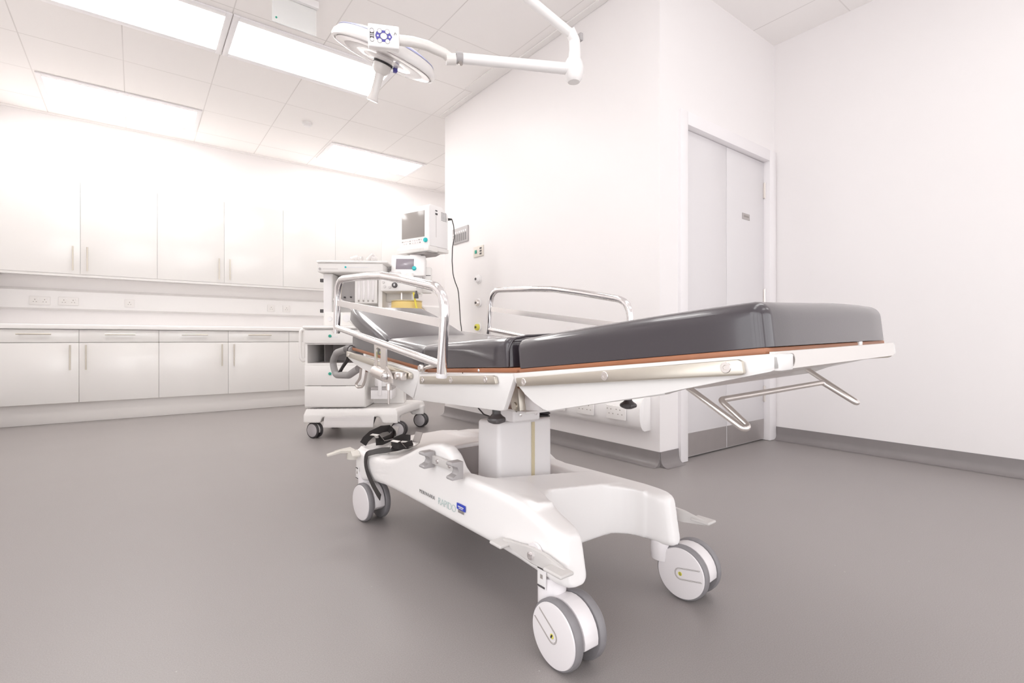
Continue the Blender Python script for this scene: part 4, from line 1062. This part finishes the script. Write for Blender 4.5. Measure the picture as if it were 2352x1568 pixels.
for k, (x, z) in enumerate(((.03, .05), (.05, .05), (.07, .052), (.095, .05), (.12, .05), (.15, .052), (.175, .05), (.20, .05), (.225, .053), (.25, .052), (.05, .03), (.075, .03), (.12, .03), (.15, .03), (.18, .03), (.21, .03), (.235, .03))):
    b = MB(TP); b.box((x, -.0032, z), (x + .014, -.0016, z + .009)); obj('key', b, 'tube' if k % 4 else 'greydot', kp2)
b = MB(TP); b.box((-.012, -.02, -.045), (.352, .10, -.002), .005); b.box((.0, .10, -.035), (.345, .25, -.002), .004); dk = obj('dock', b, 'machine', mon)
b = MB(TP)
for k in range(22): b.box((.0 + .0142 * k, -.0212, -.036), (.0035 + .0142 * k, -.0201, -.018))
obj('dock_grille', b, 'tube', dk)
b = MB(TP)
for i in range(7):
    for j in range(5): b.box((.3452, .150 + .014 * j, .235 + .011 * i), (.3462, .160 + .014 * j, .240 + .011 * i))
obj('vent_grille', b, 'panelslot', mon)
b = MB(TP); b.box((.345, .075, .27), (.349, .10, .285)); b.box((.345, .075, .300), (.347, .10, .310)); obj('side_port', b, 'dark', mon)
b = MB(TP); b.box((.3452, .083, .08), (.3462, .089, .265)); obj('side_groove', b, 'tube', mon)
b = MB(TP); b.prism([(.06, -.047), (.30, -.047), (.25, -.062), (.13, -.062)], lambda u, v, t: V((u, t, v)), .02, .19); obj('mount_bracket', b, 'recess', mon)
# black mains cable hanging from the monitor
b = MB(); Q = TP @ V((.345, .232, .262))
b.cyl(Q + mx_ * .004 + V((.004, .002, 0)), Q + V((.035, -.015, .002)), .012, .007, seg=12)
cable = thing('power_cable', 'thin black power cable hanging from the patient monitor beside the service wall', 'cable', tuple(Q))
obj('plug', b, 'black', cable)
b = MB(); pts = [Q + V((.03, -.013, .002)), V((2.215, 3.805, 1.835)), V((2.232, 3.80, 1.775)), V((2.238, 3.797, 1.68)), V((2.225, 3.81, 1.583)), V((2.224, 3.815, 1.468)), V((2.232, 3.81, 1.345)), V((2.250, 3.805, 1.283)), V((2.276, 3.797, 1.218)), V((2.285, 3.79, 1.084)), V((2.290, 3.785, .949)), V((2.299, 3.778, .865)), V((2.31, 3.80, .66)), V((2.34, 3.83, .48)), V((2.39, 3.86, .36)), V((2.435, 3.87, .325))]
b.tube(pts, .0042, 8, fillet=.2, fseg=8); obj('cord', b, 'black', cable)
b = MB(); b.cyl(V((2.43, 3.87, .325)), V((2.4445, 3.87, .322)), .013, seg=14); obj('plug', b, 'black', cable)

# ------------------------------------------------------------------ ceiling surgical lamp
Cn = V((1.039, 2.474, 2.249)); Cm = V((0, 0, .78))
vv = (Cn - Cm).normalized(); rgt = V((math.cos(R(37.1)), -math.sin(R(37.1)), 0)); upp = V((0, 0, 1))
ax = rgt * -.28 - upp * .96; ax = (ax - vv * ax.dot(vv)).normalized() * .985 - vv * .165; ax.normalize()   # out of the lamp's face
lamp = thing('surgical_lamp', 'white surgical lamp on a jointed ceiling arm, its head tilted toward the trolley', 'lamp', (1.25, 1.95, CH - .001))
r_ = .272
b = MB(); b.lathe([(0, -.085), (.10, -.083), (.19, -.070), (.245, -.048), (r_ - .004, -.018), (r_, 0), (r_ - .004, .010), (r_ - .016, .012), (r_ - .018, .004), (0, .004)], Cn, ax, 56)
hd = obj('lamp_head', b, 'lampwhite', lamp)
b = MB(); b.lathe([(.222, -.0585), (.247, -.0485), (.250, -.0445), (.246, -.046), (.222, -.056)], Cn, ax, 56); obj('blue_trim', b, 'lampblue', hd)
b = MB(); b.lathe([(.115, .0045), (.235, .0045), (.232, .012), (.200, .017), (.150, .018), (.118, .012)], Cn, ax, 56); obj('reflector_ring', b, 'reflector', hd)
b = MB(); b.lathe([(.232, .0125), (.246, .010), (.247, .0145), (.234, .0165)], Cn, ax, 56); obj('lens_ring', b, 'lampglass', hd)
b = MB(); b.lathe([(.0, .006), (.112, .006), (.108, .016), (.07, .026), (0, .028)], Cn, ax, 40); obj('centre_cover', b, 'lampglass', hd)
b = MB(); b.lathe([(.050, .026), (.052, .030), (.050, .036), (0, .036)], Cn, ax, 32); obj('handle_gasket', b, 'black', hd)
b = MB(); b.lathe([(.046, .036), (.046, .060), (.038, .074), (.0235, .086), (.0205, .14), (.0205, .185), (.026, .212), (.030, .218), (.028, .223), (0, .224)], Cn, ax, 32); obj('lamp_handle', b, 'lampcream', lamp)
side = ax.cross(vv).normalized()
if side.dot(rgt) < 0: side = -side
q_ = Cn + side * .066 + ax * .034
b = MB(); b.box((-.010, -.010, -.012), (.010, .010, .012), .002, X=Matrix.Translation(q_)); obj('blue_tab', b, 'indigo', hd)
# control panel, facing the room
pc = V((.888, 2.126, 2.136))
pn_ = (Cm - pc); pn_ = (pn_.normalized() + V((0, 0, .30)) * 1.0).normalized()
pr_ = V((0, 0, 1)).cross(pn_).normalized(); pu_ = pn_.cross(pr_)
rl_ = R(1.5); pr2 = pr_ * math.cos(rl_) + pu_ * math.sin(rl_); pu2 = pu_ * math.cos(rl_) - pr_ * math.sin(rl_)
TPn = Matrix(((pr2.x, pu2.x, pn_.x, pc.x), (pr2.y, pu2.y, pn_.y, pc.y), (pr2.z, pu2.z, pn_.z, pc.z), (0, 0, 0, 1))) @ Matrix.Scale(.88, 4)
b = MB(TPn); b.rbox((0, 0, -.03), (.156, .108, .06), .009); cpn = obj('control_box', b, 'lampwhite', lamp)
def disc(name, x, y, r, m, z=.0002, par=None, sx=1.0):
    bb = MB(TPn @ Matrix.Translation((x, y, z)) @ Matrix.Diagonal((sx, 1, 1, 1))); bb.lathe([(r, 0), (r, .0008), (0, .0008)], (0, 0, 0), (0, 0, 1), 28); return obj(name, bb, m, par or cpn)
b = MB(TPn); pl = [(-.044 + .002, 0), (-.036, .016), (-.024, .026), (.018, .026), (.032, .016), (.042, 0), (.032, -.016), (.018, -.026), (-.024, -.026), (-.036, -.016)]
b.prism(pl, lambda u, v, t: V((u, v, t)), .0002, .0008); obj('keypad_print', b, 'indigo', cpn)
for x, y in ((-.020, .022), (.018, .022), (-.020, -.022), (.018, -.022)):
    disc('key_outline', x, y, .0112, 'ink', .0004); disc('key', x, y, .0102, 'whiteink', .0009)
disc('key_outline', 0, 0, .0155, 'ink', .0004, sx=1.15); disc('key', 0, 0, .0145, 'whiteink', .0009, sx=1.15)
disc('symbol', -.029, 0, .0045, 'whiteink', .0007); disc('symbol', .029, -.001, .005, 'whiteink', .0007)
b = MB(TPn); pl2 = [(-.058 + .0102 * math.cos(R(a)), (.021 if a < 180 else -.021) + .0102 * math.sin(R(a))) for a in range(0, 360, 20)]
b.prism(pl2, lambda u, v, t: V((u, v, t)), .0002, .0006); obj('strip_print', b, 'ink', cpn)
for y in (.020, -.020): disc('key', -.058, y, .0092, 'whiteink', .0007)
for y in (.004, -.004):
    b = MB(TPn); b.box((-.066, y - .0022, .0006), (-.050, y + .0022, .0012)); obj('strip_bar', b, 'whiteink', cpn)
b = MB(TPn); b.tube([(.052, .010, .0006), (.056, .022, .0006), (.060, .020, .0006), (.062, .012, .0006)], .0010, 6); obj('arc_print', b, 'ink', cpn)
# arm back to the joint
b = MB(); b.tube([pc + pr2 * .04 - pn_ * .030, pc + pr2 * .13 - pn_ * .030, V((1.09, 2.098, 2.152)), V((1.185, 2.097, 2.147)), V((1.222, 2.090, 2.122))], [.023, .023, .023, .023, .023], 18, fillet=.06)
b.cyl(V((1.19, 2.097, 2.122)), V((1.232, 2.078, 2.128)), .026, seg=18); b.cyl(pc - pn_ * .065, Cn - ax * .03, .028, seg=18)
obj('yoke', b, 'lampcream', lamp)
b = MB(); a0, a1 = V((1.232, 2.078, 2.136)), V((1.262, 2.066, 2.137)); b.cyl(a0, a1, .0275, seg=22); cl = obj('clamp_collar', b, 'clip', lamp)
b = MB(); b.cyl(V((1.247, 2.068, 2.115)), V((1.246, 2.05, 2.098)), .011, .009, seg=14); obj('clamp_screw', b, 'satin', cl)
el = V((1.79, 1.843, 2.160))
b = MB(); b.tube([a1, el], [.0245, .0285], 20); obj('lower_arm', b, 'lampwhite', lamp)
b = MB(); b.lathe([(0, -.068), (.030, -.066), (.042, -.050), (.046, -.025), (.050, .0), (.046, .030), (.036, .05), (0, .05)], el, (0, 0, 1), 28); b.tube([el + V((0, 0, .03)), el + V((.008, 0, .09)), el + V((.004, 0, .15)), el + V((-.03, .0, .19))], [.032, .032, .030, .027], 20, fillet=.03); obj('elbow', b, 'lampwhite', lamp)
b = MB(); b.box((-.012, -.02, -.020), (.008, .02, .020), .005, X=Matrix.Translation(el + V((.030, -.012, .165)))); obj('joint_cap', b, 'clip', lamp)
top = V((1.20, 1.955, 2.585))
b = MB(); b.tube([el + V((-.02, .002, .175)), top], [.024, .024], 20); obj('spring_arm', b, 'lampwhite', lamp)
b = MB(); b.lathe([(0, -.06), (.05, -.05), (.056, .0), (.05, .05), (.04, .06), (.04, CH - .06 - top.z), (.12, CH - .05 - top.z), (.13, CH - .002 - top.z), (0, CH - .002 - top.z)], top, (0, 0, 1), 28); obj('ceiling_column', b, 'lampwhite', lamp)

# ------------------------------------------------------------------ camera, world, view
cd = bpy.data.cameras.new('camera'); cam = bpy.data.objects.new('camera', cd); COL.objects.link(cam)
cam.location = (0, 0, .78); cam.rotation_euler = (R(90), 0, R(-37.1))
cd.sensor_width = 36; cd.lens = 1145 / 2352 * 36; cd.shift_y = -5 / 2352; cd.clip_start = .02
scene.camera = cam
w = bpy.data.worlds.new('world'); scene.world = w; w.use_nodes = True
w.node_tree.nodes['Background'].inputs[0].default_value = (.93, .925, .94, 1); w.node_tree.nodes['Background'].inputs[1].default_value = WORLD
scene.view_settings.view_transform = 'Standard'; scene.view_settings.look = 'None'; scene.view_settings.gamma = 1
scene.view_settings.use_curve_mapping = False
scene.view_settings.exposure = EXPO
scene.cycles.max_bounces = 10; scene.cycles.diffuse_bounces = 7; scene.cycles.glossy_bounces = 5
